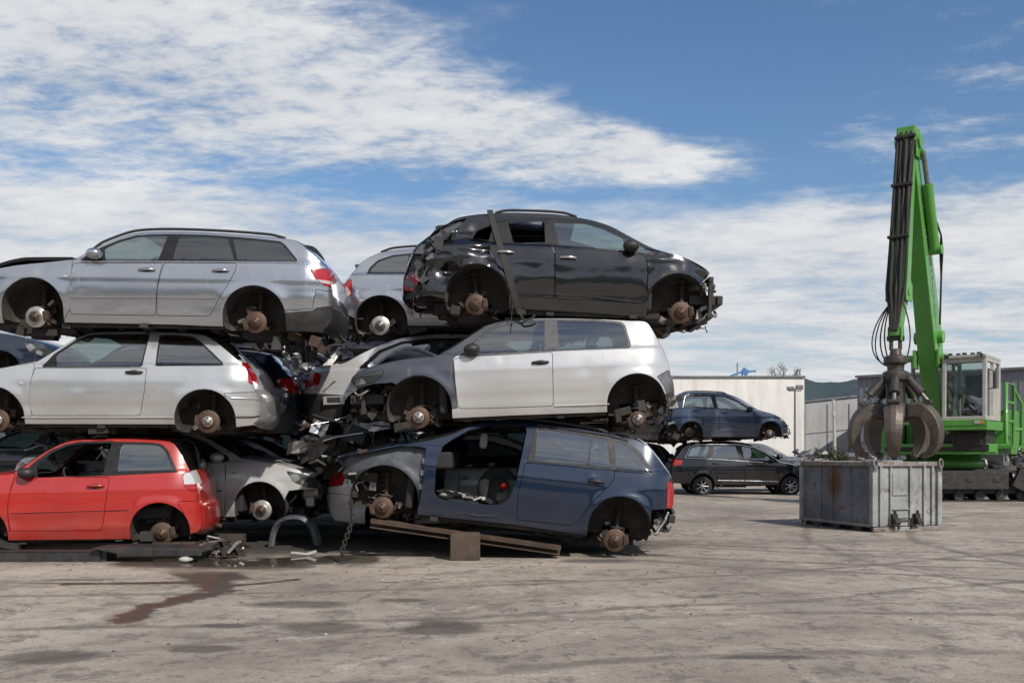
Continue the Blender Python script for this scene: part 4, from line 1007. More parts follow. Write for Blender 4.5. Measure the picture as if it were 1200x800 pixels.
def dist_dent(spots):
    def f(x, z):
        s = 0
        for (cx, cz, rx, rz, d) in spots:
            q = ((x - cx) / rx) ** 2 + ((z - cz) / rz) ** 2
            if q < 9: s += d * math.exp(-q)
        return s
    return f
def crease(seed, amp, n, x0, x1, z0, z1):
    r = random.Random(seed)
    return dist_dent([(r.uniform(x0, x1), r.uniform(z0, z1), r.uniform(.05, .22), r.uniform(.03, .12), r.choice((-1, -1, 1)) * amp * r.uniform(.4, 1)) for _ in range(n)])

def spoiler(S, root, mat, reach=.16, drop=.05):
    """lip over the rear window, following the roof edge"""
    D, lab = top_line(S); labs = [l for l, p in S['top']]; front = -1 if labs.index('hood') < labs.index('roof') else 1
    seg = [p for l, p in S['top'] if l == 'rear_window'][0]; x, z = seg[0] if front < 0 else seg[-1]
    w = half_width(S, x, z) - .03; V = []; n = 9; back = -front
    for i in range(n):
        v = -1 + 2 * i / (n - 1); c = .04 * (1 - v ** 4)
        for dx, dz in ((-.10, .004), (reach * (1 - .35 * v ** 4), -drop + .02), (reach * (1 - .35 * v ** 4) - .02, -drop - .015), (-.02, -.03)): V.append((x + back * dx, v * w, z + dz + c))
    f = [(i * 4 + k, i * 4 + (k + 1) % 4, i * 4 + 4 + (k + 1) % 4, i * 4 + 4 + k) for i in range(n - 1) for k in range(4)] + [(0, 1, 2, 3), tuple((n - 1) * 4 + k for k in (3, 2, 1, 0))]
    mb = MB(); mb.add(V, f); return mb.build('spoiler', mat, root, bevel=.006)
# ------------------------------------------------------------------ sky, sun, camera
world = bpy.data.worlds.new('World'); sc.world = world; world.use_nodes = True
nt = world.node_tree; N = nt.nodes; L = nt.links
SUN_DIR = Vector((0.50, -0.70, 0.74)).normalized()
sun_el = math.asin(SUN_DIR.z); sun_az = math.atan2(SUN_DIR.x, SUN_DIR.y)
sky = N.new('ShaderNodeTexSky'); sky.sky_type = 'NISHITA'; sky.sun_disc = False
sky.sun_elevation = sun_el; sky.sun_rotation = sun_az; sky.air_density = 1.0; sky.dust_density = 0.6; sky.ozone_density = 2.5
bg = N['Background']; bg.inputs['Strength'].default_value = 0.125
hs = N.new('ShaderNodeHueSaturation'); hs.inputs['Saturation'].default_value = 1.12; hs.inputs['Value'].default_value = 0.88
L.new(sky.outputs[0], hs.inputs['Color']); L.new(hs.outputs[0], bg.inputs['Color'])
tc = N.new('ShaderNodeTexCoord'); sep = N.new('ShaderNodeSeparateXYZ'); L.new(tc.outputs['Generated'], sep.inputs[0])
X, Y_, Zd = sep.outputs
az = math_n(nt, 'ARCTAN2', X, Y_); el = math_n(nt, 'ARCSINE', Zd)
# clouds lie on a flat layer: project the direction onto it
den = math_n(nt, 'ADD', math_n(nt, 'MAXIMUM', Zd, 0.0), 0.10)
cx = math_n(nt, 'DIVIDE', X, den); cy = math_n(nt, 'DIVIDE', Y_, den)
comb = N.new('ShaderNodeCombineXYZ'); L.new(cx, comb.inputs[0]); L.new(cy, comb.inputs[1])
mp = N.new('ShaderNodeMapping'); mp.inputs['Rotation'].default_value = (0, 0, radians(24)); mp.inputs['Scale'].default_value = (0.95, 1.35, 1)
mp.inputs['Location'].default_value = (3.1, 1.7, 0)
L.new(comb.outputs[0], mp.inputs['Vector'])
nA = noise(nt, 1.25, 10, 0.62, mp.outputs[0], 0.15)
nB = noise(nt, 9.5, 8, 0.66, mp.outputs[0], 0.2)
nC = noise(nt, 0.55, 4, 0.5, mp.outputs[0])
# the high band that runs from the upper left towards the right, thinning out
line = math_n(nt, 'MULTIPLY_ADD', az, -0.13, 0.318)
thick = math_n(nt, 'MAXIMUM', math_n(nt, 'MULTIPLY_ADD', az, -0.17, 0.050), 0.018)
dist = math_n(nt, 'DIVIDE', math_n(nt, 'ABSOLUTE', math_n(nt, 'SUBTRACT', math_n(nt, 'MULTIPLY_ADD', nC, 0.17, math_n(nt, 'SUBTRACT', el, 0.085)), line)), thick)
band = math_n(nt, 'MULTIPLY', maprange(nt, dist, 0.2, 2.1, 1, 0), maprange(nt, az, 0.12, 0.34, 1, 0))
# the bank of stratus above the horizon
btop = math_n(nt, 'ADD', math_n(nt, 'MULTIPLY_ADD', nC, 0.10, 0.195), maprange(nt, az, -0.05, 0.22, 0.028, 0.0))
bank = maprange(nt, math_n(nt, 'SUBTRACT', el, btop), -0.055, 0.04, 1, 0)
# scattered wisps elsewhere, more of them behind and overhead
back = maprange(nt, Y_, 0.2, -0.4, 0, 0.70)
wisp = maprange(nt, az, 0.20, 0.42, 0.0, 0.30)
base = math_n(nt, 'MAXIMUM', math_n(nt, 'MAXIMUM', band, math_n(nt, 'MULTIPLY', bank, 1.05)), math_n(nt, 'MAXIMUM', back, wisp))
d = math_n(nt, 'MULTIPLY_ADD', base, 0.44, math_n(nt, 'MULTIPLY_ADD', nA, 1.12, math_n(nt, 'MULTIPLY', math_n(nt, 'SUBTRACT', nB, 0.5), math_n(nt, 'MULTIPLY_ADD', band, 0.75, math_n(nt, 'MULTIPLY_ADD', wisp, 1.2, 0.20)))))
cov = maprange(nt, d, 0.66, 1.08, 0, 0.97)
low = maprange(nt, el, 0.03, 0.30, 0, 1)
shade = math_n(nt, 'ADD', math_n(nt, 'MULTIPLY', nB, 0.22), math_n(nt, 'MULTIPLY', nA, 0.78))
cl = ramp(nt, shade, [(0.36, (0.53, 0.57, 0.63)), (0.52, (0.74, 0.76, 0.79)), (0.66, (0.92, 0.92, 0.91))])
bgc = N.new('ShaderNodeBackground'); L.new(cl, bgc.inputs['Color']); bgc.inputs['Strength'].default_value = 0.88
mx = N.new('ShaderNodeMixShader'); L.new(cov, mx.inputs[0]); L.new(bg.outputs[0], mx.inputs[1]); L.new(bgc.outputs[0], mx.inputs[2])
L.new(mx.outputs[0], N['World Output'].inputs['Surface'])

sun = bpy.data.lights.new('sun', 'SUN'); sun.energy = 3.8; sun.angle = radians(0.8); sun.color = (1.0, 0.94, 0.86)
so = bpy.data.objects.new('sun', sun); COL.objects.link(so); so.rotation_euler = (-SUN_DIR).to_track_quat('-Z', 'Y').to_euler(); so.location = (8, -8, 20)

cam = bpy.data.cameras.new('camera'); co = bpy.data.objects.new('camera', cam); COL.objects.link(co); sc.camera = co
co.location = (0, 0, CH_); co.rotation_euler = (radians(90), 0, 0)
cam.sensor_width = 36; cam.lens = 36 * F_ / 1200; cam.shift_y = (HY_ - 400) / 1200; cam.clip_end = 20000; cam.clip_start = .05
sc.view_settings.view_transform = 'Standard'; sc.view_settings.look = 'None'; sc.view_settings.gamma = 1; sc.view_settings.exposure = 0.07
sc.cycles.max_bounces = 8; sc.cycles.transparent_max_bounces = 16

# ------------------------------------------------------------------ ground and hills
def ground_mat():
    m, nt, N, L, b = nodes_of('stained_concrete')
    v = objco(nt); vst = objco(nt, (0.95, 1.0, 1)); vst2 = objco(nt, (1.0, 0.22, 1))
    tc = N.new('ShaderNodeTexCoord'); sp = N.new('ShaderNodeSeparateXYZ'); L.new(tc.outputs['Object'], sp.inputs[0]); gx, gy, gz = sp.outputs
    n1 = noise(nt, 0.35, 9, 0.68, vst); n2 = noise(nt, 1.4, 8, 0.7, vst, 0.6); n3 = noise(nt, 38, 4, 0.7, v); n4 = noise(nt, 4.2, 9, 0.78, vst, 0.2)
    c = ramp(nt, n1, [(0.34, (0.215, 0.182, 0.150)), (0.48, (0.35, 0.298, 0.245)), (0.62, (0.49, 0.422, 0.350))])
    # worn, driven-over patches with crisp ragged edges at several sizes
    for sc_, lo, hi, am, col, rg in ((0.9, .53, .60, .50, (0.150, 0.130, 0.112), .78), (2.6, .53, .585, .72, (0.125, 0.110, 0.096), .8), (7.0, .545, .60, .72, (0.115, 0.102, 0.09), .8), (1.7, .57, .62, .55, (0.60, 0.525, 0.44), .8), (5.5, .60, .64, .55, (0.62, 0.55, 0.47), .8)):
        nn = noise(nt, sc_, 10, rg, objco(nt, (1.0, 1.0, 1)), 0.3)
        c = mixc(nt, ramp(nt, nn, [(lo, 0.0), (hi, am)]), c, col)
    c = mixc(nt, ramp(nt, n3, [(0.42, 0.0), (0.62, 0.40)]), c, (0.20, 0.175, 0.15))
    c = mixc(nt, ramp(nt, noise(nt, 75, 3, 0.7, v), [(0.60, 0.0), (0.66, 0.8)]), c, (0.075, 0.068, 0.06))
    c = mixc(nt, ramp(nt, noise(nt, 52, 3, 0.7, v), [(0.63, 0.0), (0.68, 0.7)]), c, (0.66, 0.60, 0.53))
    # hairline cracks
    vo = N.new('ShaderNodeTexVoronoi'); vo.feature = 'DISTANCE_TO_EDGE'; vo.inputs['Scale'].default_value = .42
    wv = N.new('ShaderNodeVectorMath'); wv.operation = 'ADD'; L.new(v, wv.inputs[0])
    nv_ = N.new('ShaderNodeTexNoise'); nv_.inputs['Scale'].default_value = 1.3; nv_.inputs['Detail'].default_value = 7; L.new(v, nv_.inputs['Vector']); L.new(nv_.outputs['Color'], wv.inputs[1]); L.new(wv.outputs[0], vo.inputs['Vector'])
    crk = maprange(nt, vo.outputs['Distance'], .002, .008, .6, 0); c = mixc(nt, math_n(nt, 'MULTIPLY', crk, ramp(nt, n2, [(.48, 0.), (.56, 1.)])), c, (0.07, 0.062, 0.055))
    # tyre sweeps: arcs about points out in the yard
    for (ox, oy, R, wd, st) in ((9.5, 27, 15.2, .07, .75), (9.5, 27, 16.9, .07, .7), (14, 30, 20.5, .07, .7), (14, 30, 22.3, .07, .65), (-6, 30, 21.5, .07, .6), (-6, 30, 23.2, .07, .6), (3, -3, 9.2, .07, .6), (3, -3, 10.7, .07, .55), (16, 12, 10.4, .07, .6), (16, 12, 11.9, .07, .55)):
        dx = math_n(nt, 'SUBTRACT', gx, ox); dy = math_n(nt, 'SUBTRACT', gy, oy)
        rr = math_n(nt, 'SQRT', math_n(nt, 'ADD', math_n(nt, 'MULTIPLY', dx, dx), math_n(nt, 'MULTIPLY', dy, dy)))
        rr = math_n(nt, 'ADD', rr, math_n(nt, 'MULTIPLY', n1, .9))
        q = math_n(nt, 'ABSOLUTE', math_n(nt, 'SUBTRACT', rr, R + .45))
        f = math_n(nt, 'MULTIPLY', maprange(nt, q, wd * .5, wd * 1.5, st, 0), ramp(nt, n2, [(0.36, 0.25), (0.52, 1.0)]))
        c = mixc(nt, f, c, (0.115, 0.10, 0.087))
    wn = math_n(nt, 'MULTIPLY', math_n(nt, 'SUBTRACT', noise(nt, 2.2, 5, 0.6, v), .5), 1.0)
    wn2 = math_n(nt, 'MULTIPLY', math_n(nt, 'SUBTRACT', noise(nt, 7.0, 5, 0.6, v), .5), .5)
    wet = None
    def blot(x, y, rx, ry, rot=0.0, soft=.25, warp=1.0):
        dx = math_n(nt, 'SUBTRACT', gx, x); dy = math_n(nt, 'SUBTRACT', gy, y); cr, sr = cos(rot), sin(rot)
        a = math_n(nt, 'DIVIDE', math_n(nt, 'ADD', math_n(nt, 'MULTIPLY', dx, cr), math_n(nt, 'MULTIPLY', dy, sr)), rx)
        e = math_n(nt, 'DIVIDE', math_n(nt, 'SUBTRACT', math_n(nt, 'MULTIPLY', dy, cr), math_n(nt, 'MULTIPLY', dx, sr)), ry)
        r = math_n(nt, 'SQRT', math_n(nt, 'ADD', math_n(nt, 'MULTIPLY', a, a), math_n(nt, 'MULTIPLY', e, e)))
        r = math_n(nt, 'ADD', r, math_n(nt, 'MULTIPLY', math_n(nt, 'ADD', wn, wn2), warp * 1.5))
        return maprange(nt, r, 1 - soft, 1 + soft, 1, 0)
    def P(px, py): q = CH_ * F_ / (py - HY_); return ((px - CX_) * q / F_, q)
    def add(mask, col, amount):
        nonlocal c
        c = mixc(nt, math_n(nt, 'MULTIPLY', mask, amount), c, col)
    # oil-dark ground under the piles, painted darker to deepen the gap shade
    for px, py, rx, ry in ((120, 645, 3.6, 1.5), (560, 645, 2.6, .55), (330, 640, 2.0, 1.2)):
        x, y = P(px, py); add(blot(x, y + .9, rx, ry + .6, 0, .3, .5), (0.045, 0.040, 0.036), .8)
    # flow of oily water out of the gap between the piles
    wets = []
    def trail(pa, pb, wd, soft=.35):
        ax, ay = P(*pa); bx, by = P(*pb); ux, uy = bx - ax, by - ay; l2 = ux * ux + uy * uy
        dx = math_n(nt, 'SUBTRACT', gx, ax); dy = math_n(nt, 'SUBTRACT', gy, ay)
        t = math_n(nt, 'DIVIDE', math_n(nt, 'ADD', math_n(nt, 'MULTIPLY', dx, ux), math_n(nt, 'MULTIPLY', dy, uy)), l2, clamp=True)
        ex = math_n(nt, 'SUBTRACT', dx, math_n(nt, 'MULTIPLY', t, ux)); ey = math_n(nt, 'SUBTRACT', dy, math_n(nt, 'MULTIPLY', t, uy))
        r = math_n(nt, 'SQRT', math_n(nt, 'ADD', math_n(nt, 'MULTIPLY', ex, ex), math_n(nt, 'MULTIPLY', math_n(nt, 'MULTIPLY', ey, ey), .45)))
        r = math_n(nt, 'ADD', r, math_n(nt, 'MULTIPLY', math_n(nt, 'ADD', wn, math_n(nt, 'MULTIPLY', wn2, 1.8)), .55 * min(1, wd * 4)))
        return maprange(nt, r, wd * (1 - soft), wd * (1 + soft * .4), 1, 0)
    damp = None
    for pa, pb, wd in (((190, 657), (270, 663), .52), ((225, 660), (250, 677), .36), ((250, 677), (256, 693), .17), ((257, 693), (215, 702), .16), ((215, 702), (172, 711), .15), ((172, 711), (150, 725), .13), ((232, 682), (80, 684), .07), ((256, 688), (345, 679), .06), ((330, 658), (410, 655), .42), ((262, 663), (330, 662), .44)):
        q = trail(pa, pb, wd); damp = q if damp is None else math_n(nt, 'MAXIMUM', damp, q)
    add(damp, (0.042, 0.032, 0.025), .84)
    rim = None
    for pa, pb, wd in (((180, 709), (140, 722), .13), ((140, 722), (160, 731), .08), ((240, 690), (200, 704), .07), ((250, 680), (235, 690), .05)):
        q = trail(pa, pb, wd); rim = q if rim is None else math_n(nt, 'MAXIMUM', rim, q)
    add(rim, (0.110, 0.042, 0.032), .40)
    for pa, pb, wd in (((205, 657), (262, 659), .30), ((272, 659), (330, 658), .30), ((335, 656), (395, 654), .26)): wets.append(trail(pa, pb, wd, .2))
    for px, py, rx, ry in ((345, 708, .45, .2), (262, 733, .22, .1), (100, 679, .5, .05), (60, 683, .3, .05), (640, 680, .30, .055), (462, 665, .15, .05), (455, 682, .13, .04), (905, 770, .28, .07), (280, 684, .2, .05),
                           (700, 657, .45, .2), (755, 650, .4, .16), (380, 735, .3, .2), (520, 735, .3, .3), (240, 760, .25, .12), (60, 770, .3, .2), (470, 703, .2, .1)):
        x, y = P(px, py); add(blot(x, y, rx, ry, 0, .3, .9), (0.060, 0.052, 0.046), .7)
    for px, py, rx, ry in ((720, 663, .9, .3), (420, 668, 1.2, .25), (120, 668, 1.5, .3), (270, 668, .35, .08)):
        x, y = P(px, py); add(blot(x, y, rx, ry, 0, .4, 1.0), (0.44, 0.37, 0.29), .45)
    L.new(c, b.inputs['Base Color'])
    w = wets[0]
    for q in wets[1:]: w = math_n(nt, 'MAXIMUM', w, q)
    L.new(math_n(nt, 'MINIMUM', maprange(nt, w, 0, 1, .88, .06), maprange(nt, damp, 0, 1, .9, .38)), b.inputs['Roughness'])
    b.inputs['Specular IOR Level'].default_value = .35
    h = math_n(nt, 'ADD', math_n(nt, 'MULTIPLY', n3, .35), math_n(nt, 'ADD', math_n(nt, 'MULTIPLY', n2, .8), math_n(nt, 'MULTIPLY', n4, .6)))
    h = math_n(nt, 'MULTIPLY', h, math_n(nt, 'SUBTRACT', 1.0, w))
    bump(nt, b, h, .7, .03)
    return m

g = MB(); R = 3000
g.add([(-R, -R, 0), (R, -R, 0), (R, R, 0), (-R, R, 0)], [(0, 1, 2, 3)])
tag(g.build('ground', ground_mat()), kind='structure')

def hills():
    mb = MB(); n = 900; rad = [850, 1000, 1200, 1450, 1700, 2000]; prof = [0, .30, .62, .88, 1.0, .9]
    r2 = random.Random(4); ph = [(r2.uniform(0, 6.3), k, 1 / k ** .9) for k in (2, 3, 5, 8, 13, 21, 34)]
    vs = []
    for i in range(n):
        a = 2 * pi * i / n                     # from +Y towards +X
        h = sum(am * sin(k * a + p) for p, k, am in ph)
        h = 62 + 16 * h + 38 * math.exp(-((a - .30) / .20) ** 2)
        k_ = sstep(.05, .24, a) * (1 - sstep(.55, .8, a)); h = h * (1 - k_) + k_ * (100 + 22 * (a - .3) + 3.5 * sin(a * 41) + 2 * sin(a * 93 + 1))
        h += 190 * (1 - sstep(-.75, .15, cos(a)))  # raised behind the camera, out of view, to darken reflections in the cars
        for r, q in zip(rad, prof):
            j = 1 + .07 * sin(a * 37 + r) + .04 * sin(a * 71 + r * 2) + .02 * sin(a * 190 + r * 3)
            vs.append((r * sin(a), r * cos(a), max(-2, h * q * j * r / 1450 - 2 * (q == 0))))
    m = len(rad); fs = [(i * m + k, ((i + 1) % n) * m + k, ((i + 1) % n) * m + k + 1, i * m + k + 1) for i in range(n) for k in range(m - 1)]
    mb.add(vs, fs, 0, True)
    mt, nt, N, L, b = nodes_of('hazy_wooded_hillside'); v = objco(nt)
    L.new(mixc(nt, ramp(nt, noise(nt, .035, 8, .7, v), [(.35, 0.), (.65, 1.)]), (0.052, 0.075, 0.083), (0.085, 0.115, 0.115)), b.inputs['Base Color'])  # greens paled and blued, distance haze put into the colour
    b.inputs['Roughness'].default_value = .95; b.inputs['Specular IOR Level'].default_value = .1
    bump(nt, b, noise(nt, .06, 6, .7, v), 1.0, 8)
    tag(mb.build('hills', mt), kind='structure')
hills()
# ------------------------------------------------------------------ the piles of cars
GRP = 'stripped cars stacked in the piles'
S = SPECS
A = car('stripped_car', S['silver_estate'], 'silver estate car with roof rails, topmost of the left pile', M['silver'], group=GRP, gear=('bright', 'disc'),
        panes={0: M['glass'], 1: M['darkglass'], 2: M['darkglass']}, rails=(-.72, 1.62), lines=('paint', 'paint', 'chrome'), lamp='tailestate', amber=(-.98, .68), seed=3,
        parts={'skirt': M['plastic'], 'skirt_z': .36, 'hood': M['trim']}, handle='paint', marker='pad')
hood_flap(S['silver_estate'], A, [(-2.18, .70), (-1.95, .80), (-1.72, .88), (-1.62, .905), (-1.5, .925), (-.95, .935)], M['trim'], thick=.04)
B_ = car('stripped_car', S['pale_hatch'], 'pale silver three-door hatchback directly on top of the red car', M['pale'], group=GRP, handle='black', gear=('disc', 'disc'),
         mirror=None, seed=5, lines=('paint', 'black', 'paint'), parts={'rear_bumper': M['pale'], 'tailgate': M['grey']}, amber=(-.95, .64), marker='pad')
Cc = car('stripped_car', S['red_hatch'], 'bright red three-door hatchback at the bottom of the left pile', M['red'], group=GRP, missing=(0,), mirror='black', seed=6,
         lamp='tailred', lines='paint')
D_ = car('stripped_car', S['black_mpv'], 'dented black high-roofed car with a strap round it, topmost of the middle pile', M['black'], group=GRP, missing=(0, 1), handle='chrome', mirror='black', seed=8,
         rails=(-.93, .10), frame='trim', lines=('paint', 'paint', 'paint'), parts={'tailgate': M['navy'], 'tailgate_side': M['plastic']}, panes={4: M['bglass'], 2: M['wglass'], 3: M['wglass']},  # navy tailgate carries the blue sky reflection in its colour
         dents={'quarter_panel': crease(5, .055, 44, -1.9, -.6, .35, 1.15), 'fender': crease(9, .03, 16, .9, 1.75, .55, 1.0), 'door0': crease(2, .010, 8, -.9, 0, .4, .9)})
E_ = car('stripped_car', S['white_hatch'], 'white three-door hatchback with a dark slate front wing, under the black car', M['white'], group=GRP, handle='black', mirror='black', seed=9, gear=('disc', 'small'),
         parts={'fender': M['slate'], 'hood': M['slate'], 'rear_bumper': M['wing']}, frame='greytrim')
G_ = car('stripped_car', S['blue_estate'], 'dark blue estate car missing its front door, tilted at the bottom of the middle pile', M['blue'], group=GRP, handle='black', seed=12,
         lines=('black', 'paint'), seats=False, parts={'hood': M['blue']}, rails=(-.28, 1.15), gear=('disc', 'disc'))
hood_flap(S['white_hatch'], E_, [(-1.72, .86), (-1.5, 1.0), (-1.36, 1.045), (-1.2, 1.03), (-.98, .93)], M['slate'], name='crumpled_hood')

spoiler(S['silver_estate'], A, M['plastic'], .17, .06); spoiler(S['black_mpv'], D_, M['plastic'], .20, .05)
# torn sheet metal where the tail of the black car was ripped open
rs = random.Random(99); sh = MB()
for k in range(46):
    t = rs.random() * .82; x = -1.86 + .36 * t + rs.gauss(0, .05); z = .42 + .75 * t + rs.gauss(0, .07); w_ = half_width(S['black_mpv'], x, z)
    sh.box((x, -w_ + rs.uniform(-.02, .12), z), (rs.uniform(.03, .22), rs.uniform(.004, .012), rs.uniform(.03, .16)), Matrix.Rotation(rs.gauss(-.9, .5), 3, 'Y') @ Matrix.Rotation(rs.gauss(0, .6), 3, 'Z') @ Matrix.Rotation(rs.gauss(0, .5), 3, 'X'), rs.choice((0, 0, 0, 1, 1, 2)), rs.uniform(.3, 1))
sh.build('torn_sheet_metal', [M['black'], M['plastic'], M['steel']], D_)

# stripped fronts and tails
mm = [M['plastic'], M['grime'], M['steel'], M['rust'], M['alu']]
def front_rig(root, S, sgx, x, z0, z1, seed, depth=.34, bar=True):
    r = random.Random(seed); W = S['W']
    if bar:
        q = MB(); q.box((x, 0, z0 + (z1 - z0) * .45), (.07, (W - .22) * 2, .11)); q.box((x - sgx * .12, 0, z1 - .03), (.06, (W - .2) * 2, .07)); q.box((x - sgx * .12, 0, z0 + .03), (.07, (W - .2) * 2, .07))
        for sg in (-1, 1):
            q.box((x - sgx * .20, sg * (W - .30), z0 + (z1 - z0) * .45), (.34, .09, .12)); q.box((x - sgx * .12, sg * (W - .24), (z0 + z1) / 2), (.05, .06, z1 - z0))
        q.build('radiator_frame', M['plastic'], root, bevel=.01)
    lo = [min(x, x - sgx * depth), -(W - .12), z0]; hi = [max(x, x - sgx * depth), W - .16, z1]
    clutter('wiring_and_brackets', lo, hi, 46, r, root, mm, big=.13)
    lo = [min(x - sgx * .1, x - sgx * (depth + .2)), -(W - .3), z0]; hi = [max(x - sgx * .1, x - sgx * (depth + .2)), W - .3, z1]
    clutter('engine_bay_parts', lo, hi, 26, r, root, [M['grime'], M['alu'], M['rust']], big=.26)
front_rig(E_, S['white_hatch'], -1, -2.02, .26, .66, 21, .5)
front_rig(G_, S['blue_estate'], -1, -2.0, .40, .98, 22, .35)
front_rig(D_, S['black_mpv'], 1, 1.86, .16, .66, 23, .30)
clutter('rear_crash_parts', [1.45, -.78, .16], [1.9, .75, .36], 40, random.Random(31), E_, mm, big=.13)
clutter('rear_crash_parts', [1.72, -.74, .42], [1.98, .7, .70], 34, random.Random(32), G_, [M['plastic'], M['plastic'], M['steel']], big=.13)
clutter('rear_crash_parts', [-1.86, -.76, .20], [-1.5, .7, .48], 34, random.Random(33), D_, [M['plastic'], M['plastic'], M['grime'], M['steel']], big=.17)
clutter('dangling_parts', [1.45, -.76, -.12], [2.2, .5, .16], 40, random.Random(34), A, [M['plastic'], M['grime'], M['grime'], M['rust']], big=.17)
q = MB(); q.box((1.95, 0, .58), (.08, 1.35, .10)); q.box((1.86, -.5, .56), (.16, .08, .13)); q.box((1.86, .5, .56), (.16, .08, .13)); q.build('crash_bar', M['plastic'], G_, bevel=.01)
# hinge plates on the bare door pillar of the blue car
hp = MB()
for z in (.62, .79, .93): hp.box((-1.09 + z * .02, -.80, z), (.055, .03, .065))
hp.build('hinge_plate', M['alu'], G_, bevel=.006)
sl = MB(); sl.tube([(-.95, -.80, .40), (-.4, -.81, .36), (-.12, -.81, .38)], .022, 8); sl.build('sill_seal', M['plastic'], G_)
hd = MB(); hd.box((-.42, -.1, 1.26), (.10, .22, .2)); hd.build('headrest', M['pad'], G_, bevel=.04)

# ---- cars of the rows behind
def place(S, ref, px, py, Y): return ((px - CX_) * Y / F_ - ref[0], Y + S['W'], CH_ + (HY_ - py) * Y / F_ - ref[1])
def tail_ref(S):
    p = [q for l, q in S['patch'] if l == 'taillight'][0]; return (sum(a for a, b in p) / len(p), sum(b for a, b in p) / len(p))
SED_L = mirror_spec(SEDAN); EST_R = mirror_spec(S['silver_estate']); HATCH_R = mirror_spec(S['pale_hatch'])
navyS = dict(S['silver_estate'])
nv = car('stripped_car', navyS, 'dark navy estate car in the second row behind the pale silver hatchback', M['navy'], place(navyS, tail_ref(navyS), 336, 451, 13.55), 0, 0, group=GRP, lamp='tailmix', seed=41,
         panes={i: M['darkglass'] for i in range(3)}, parts={'rear_bumper': M['navy'], 'bumper_trim': M['navy']}, mirror=None)
b4 = car('stripped_car', S['rear_quarter_car'], 'silver estate car half hidden behind the strapped black car', M['silver'], group=GRP, gear=('bright', 'disc'), seed=42, rails=(-1.45, .1), lamp='tailmix')
spoiler(S['rear_quarter_car'], b4, M['plastic'], .14, .04)
clutter('rear_crash_parts', [-2.0, -.72, .05], [-1.72, .7, .42], 40, random.Random(43), b4, mm, big=.15)
b5 = car('stripped_car', SEDAN, 'white saloon with one red tail light, behind the nose of the slate-winged hatchback', M['white'], place(SEDAN, (-2.05, .86), 365, 436, 13.6), 0, -2, group=GRP, seed=44,
         parts={'rear_bumper': M['plastic']}, skip=())
vq = MB(); vq.box((-1.72, -.865, .53), (.30, .03, .12), mat=1); vq.box((-1.72, -.872, .535), (.19, .03, .075)); vq.build('vent_flap', [M['plastic'], M['pale']], b5, bevel=.008)
SED_CUT = dict(SEDAN); SED_CUT.pop('_side', None)
SED_CUT['top'] = SEDAN['top'][:-1] + [('front_bumper', [(2.02, .74), (2.09, .66), (2.10, .61)])]
SED_CUT['bottom'] = [(2.02, .58), (1.84, .575), (1.70, .56), (1.62, .40), (1.58, .22), (.9, .2), (-.9, .2), (-1.7, .22), (-2.08, .26)]
b2 = car('stripped_car', SED_CUT, 'grey saloon without its front bumper, on the ground behind the red car', M['grey'], place(SEDAN, SEDAN['hubs'][1], 304, 598, 13.4), 0, 0, group=GRP, gear=('disc', 'bright'), seed=45,
         skip=('front_bumper',), lines='black', amber=(.95, .80), parts={'front_bumper': M['plastic']})
q = MB(); q.box((2.02, 0, .56), (.08, 1.3, .15)); q.box((1.95, -.55, .54), (.22, .12, .15)); q.box((1.94, -.58, .40), (.12, .09, .13)); q.build('crash_bar', M['alu'], b2, bevel=.012)
clutter('front_crash_parts', [1.68, -.74, .20], [2.0, .6, .52], 40, random.Random(46), b2, [M['plastic'], M['grime'], M['plastic'], M['alu']], big=.14)
b3 = car('stripped_car', SEDAN, 'silver saloon on the ground behind the blue estate, its tail light showing', M['dull'], place(SEDAN, (-2.05, .86), 392, 557, 13.65), 0, -1, group=GRP, seed=47, lamp='tail', parts={'rear_bumper': M['dull']})
def ground_car(S, px, Y, lab, pm, seed, facing=1, z=0.0, tilt=0, **k):
    return car('stripped_car', S if facing > 0 else mirror_spec(S), lab, pm, ((px - CX_) * Y / F_, Y + S['W'], z), 0, tilt, group=GRP, seed=seed, **k)
b6 = ground_car(SEDAN, 118, 15.6, 'black saloon deep in the left pile, glimpsed above the bonnet of the red car', M['farblack'], 51, -1, .05)
b7 = ground_car(SEDAN, 268, 15.7, 'white saloon deep in the left pile, its windscreen seen above the grey saloon', M['white'], 52, 1, .06)
b8 = ground_car(SEDAN, 520, 15.7, 'dark red saloon added deep behind the silver saloon to block light', paint('maroon_paint', (.10, .012, .016), 0, .3, .8, .2), 53, -1, .06)  # added to block light behind the middle pile
b9 = ground_car(S['pale_hatch'], 268, 15.7, 'light grey hatchback in the back row above the white saloon', M['grey'], 54, 1, 1.50)
b10 = ground_car(SEDAN, 560, 15.7, 'black saloon added in the back row behind the white hatchback to block light', M['farblack'], 55, 1, 1.52)  # added at mid level to keep light out of the pile
b11 = car('stripped_car', SEDAN, 'blue saloon whose nose shows at the left edge under the silver estate', M['navy'], (-9.45, 15.6 + .86, 2.2), 0, 0, group=GRP, seed=56)
b12 = ground_car(EST_R, 605, 17.8, 'dark grey estate added in the last row to darken gaps behind the blue estate', M['farblack'], 57, 1, .42)  # added blocker that keeps the gaps behind the blue estate dark

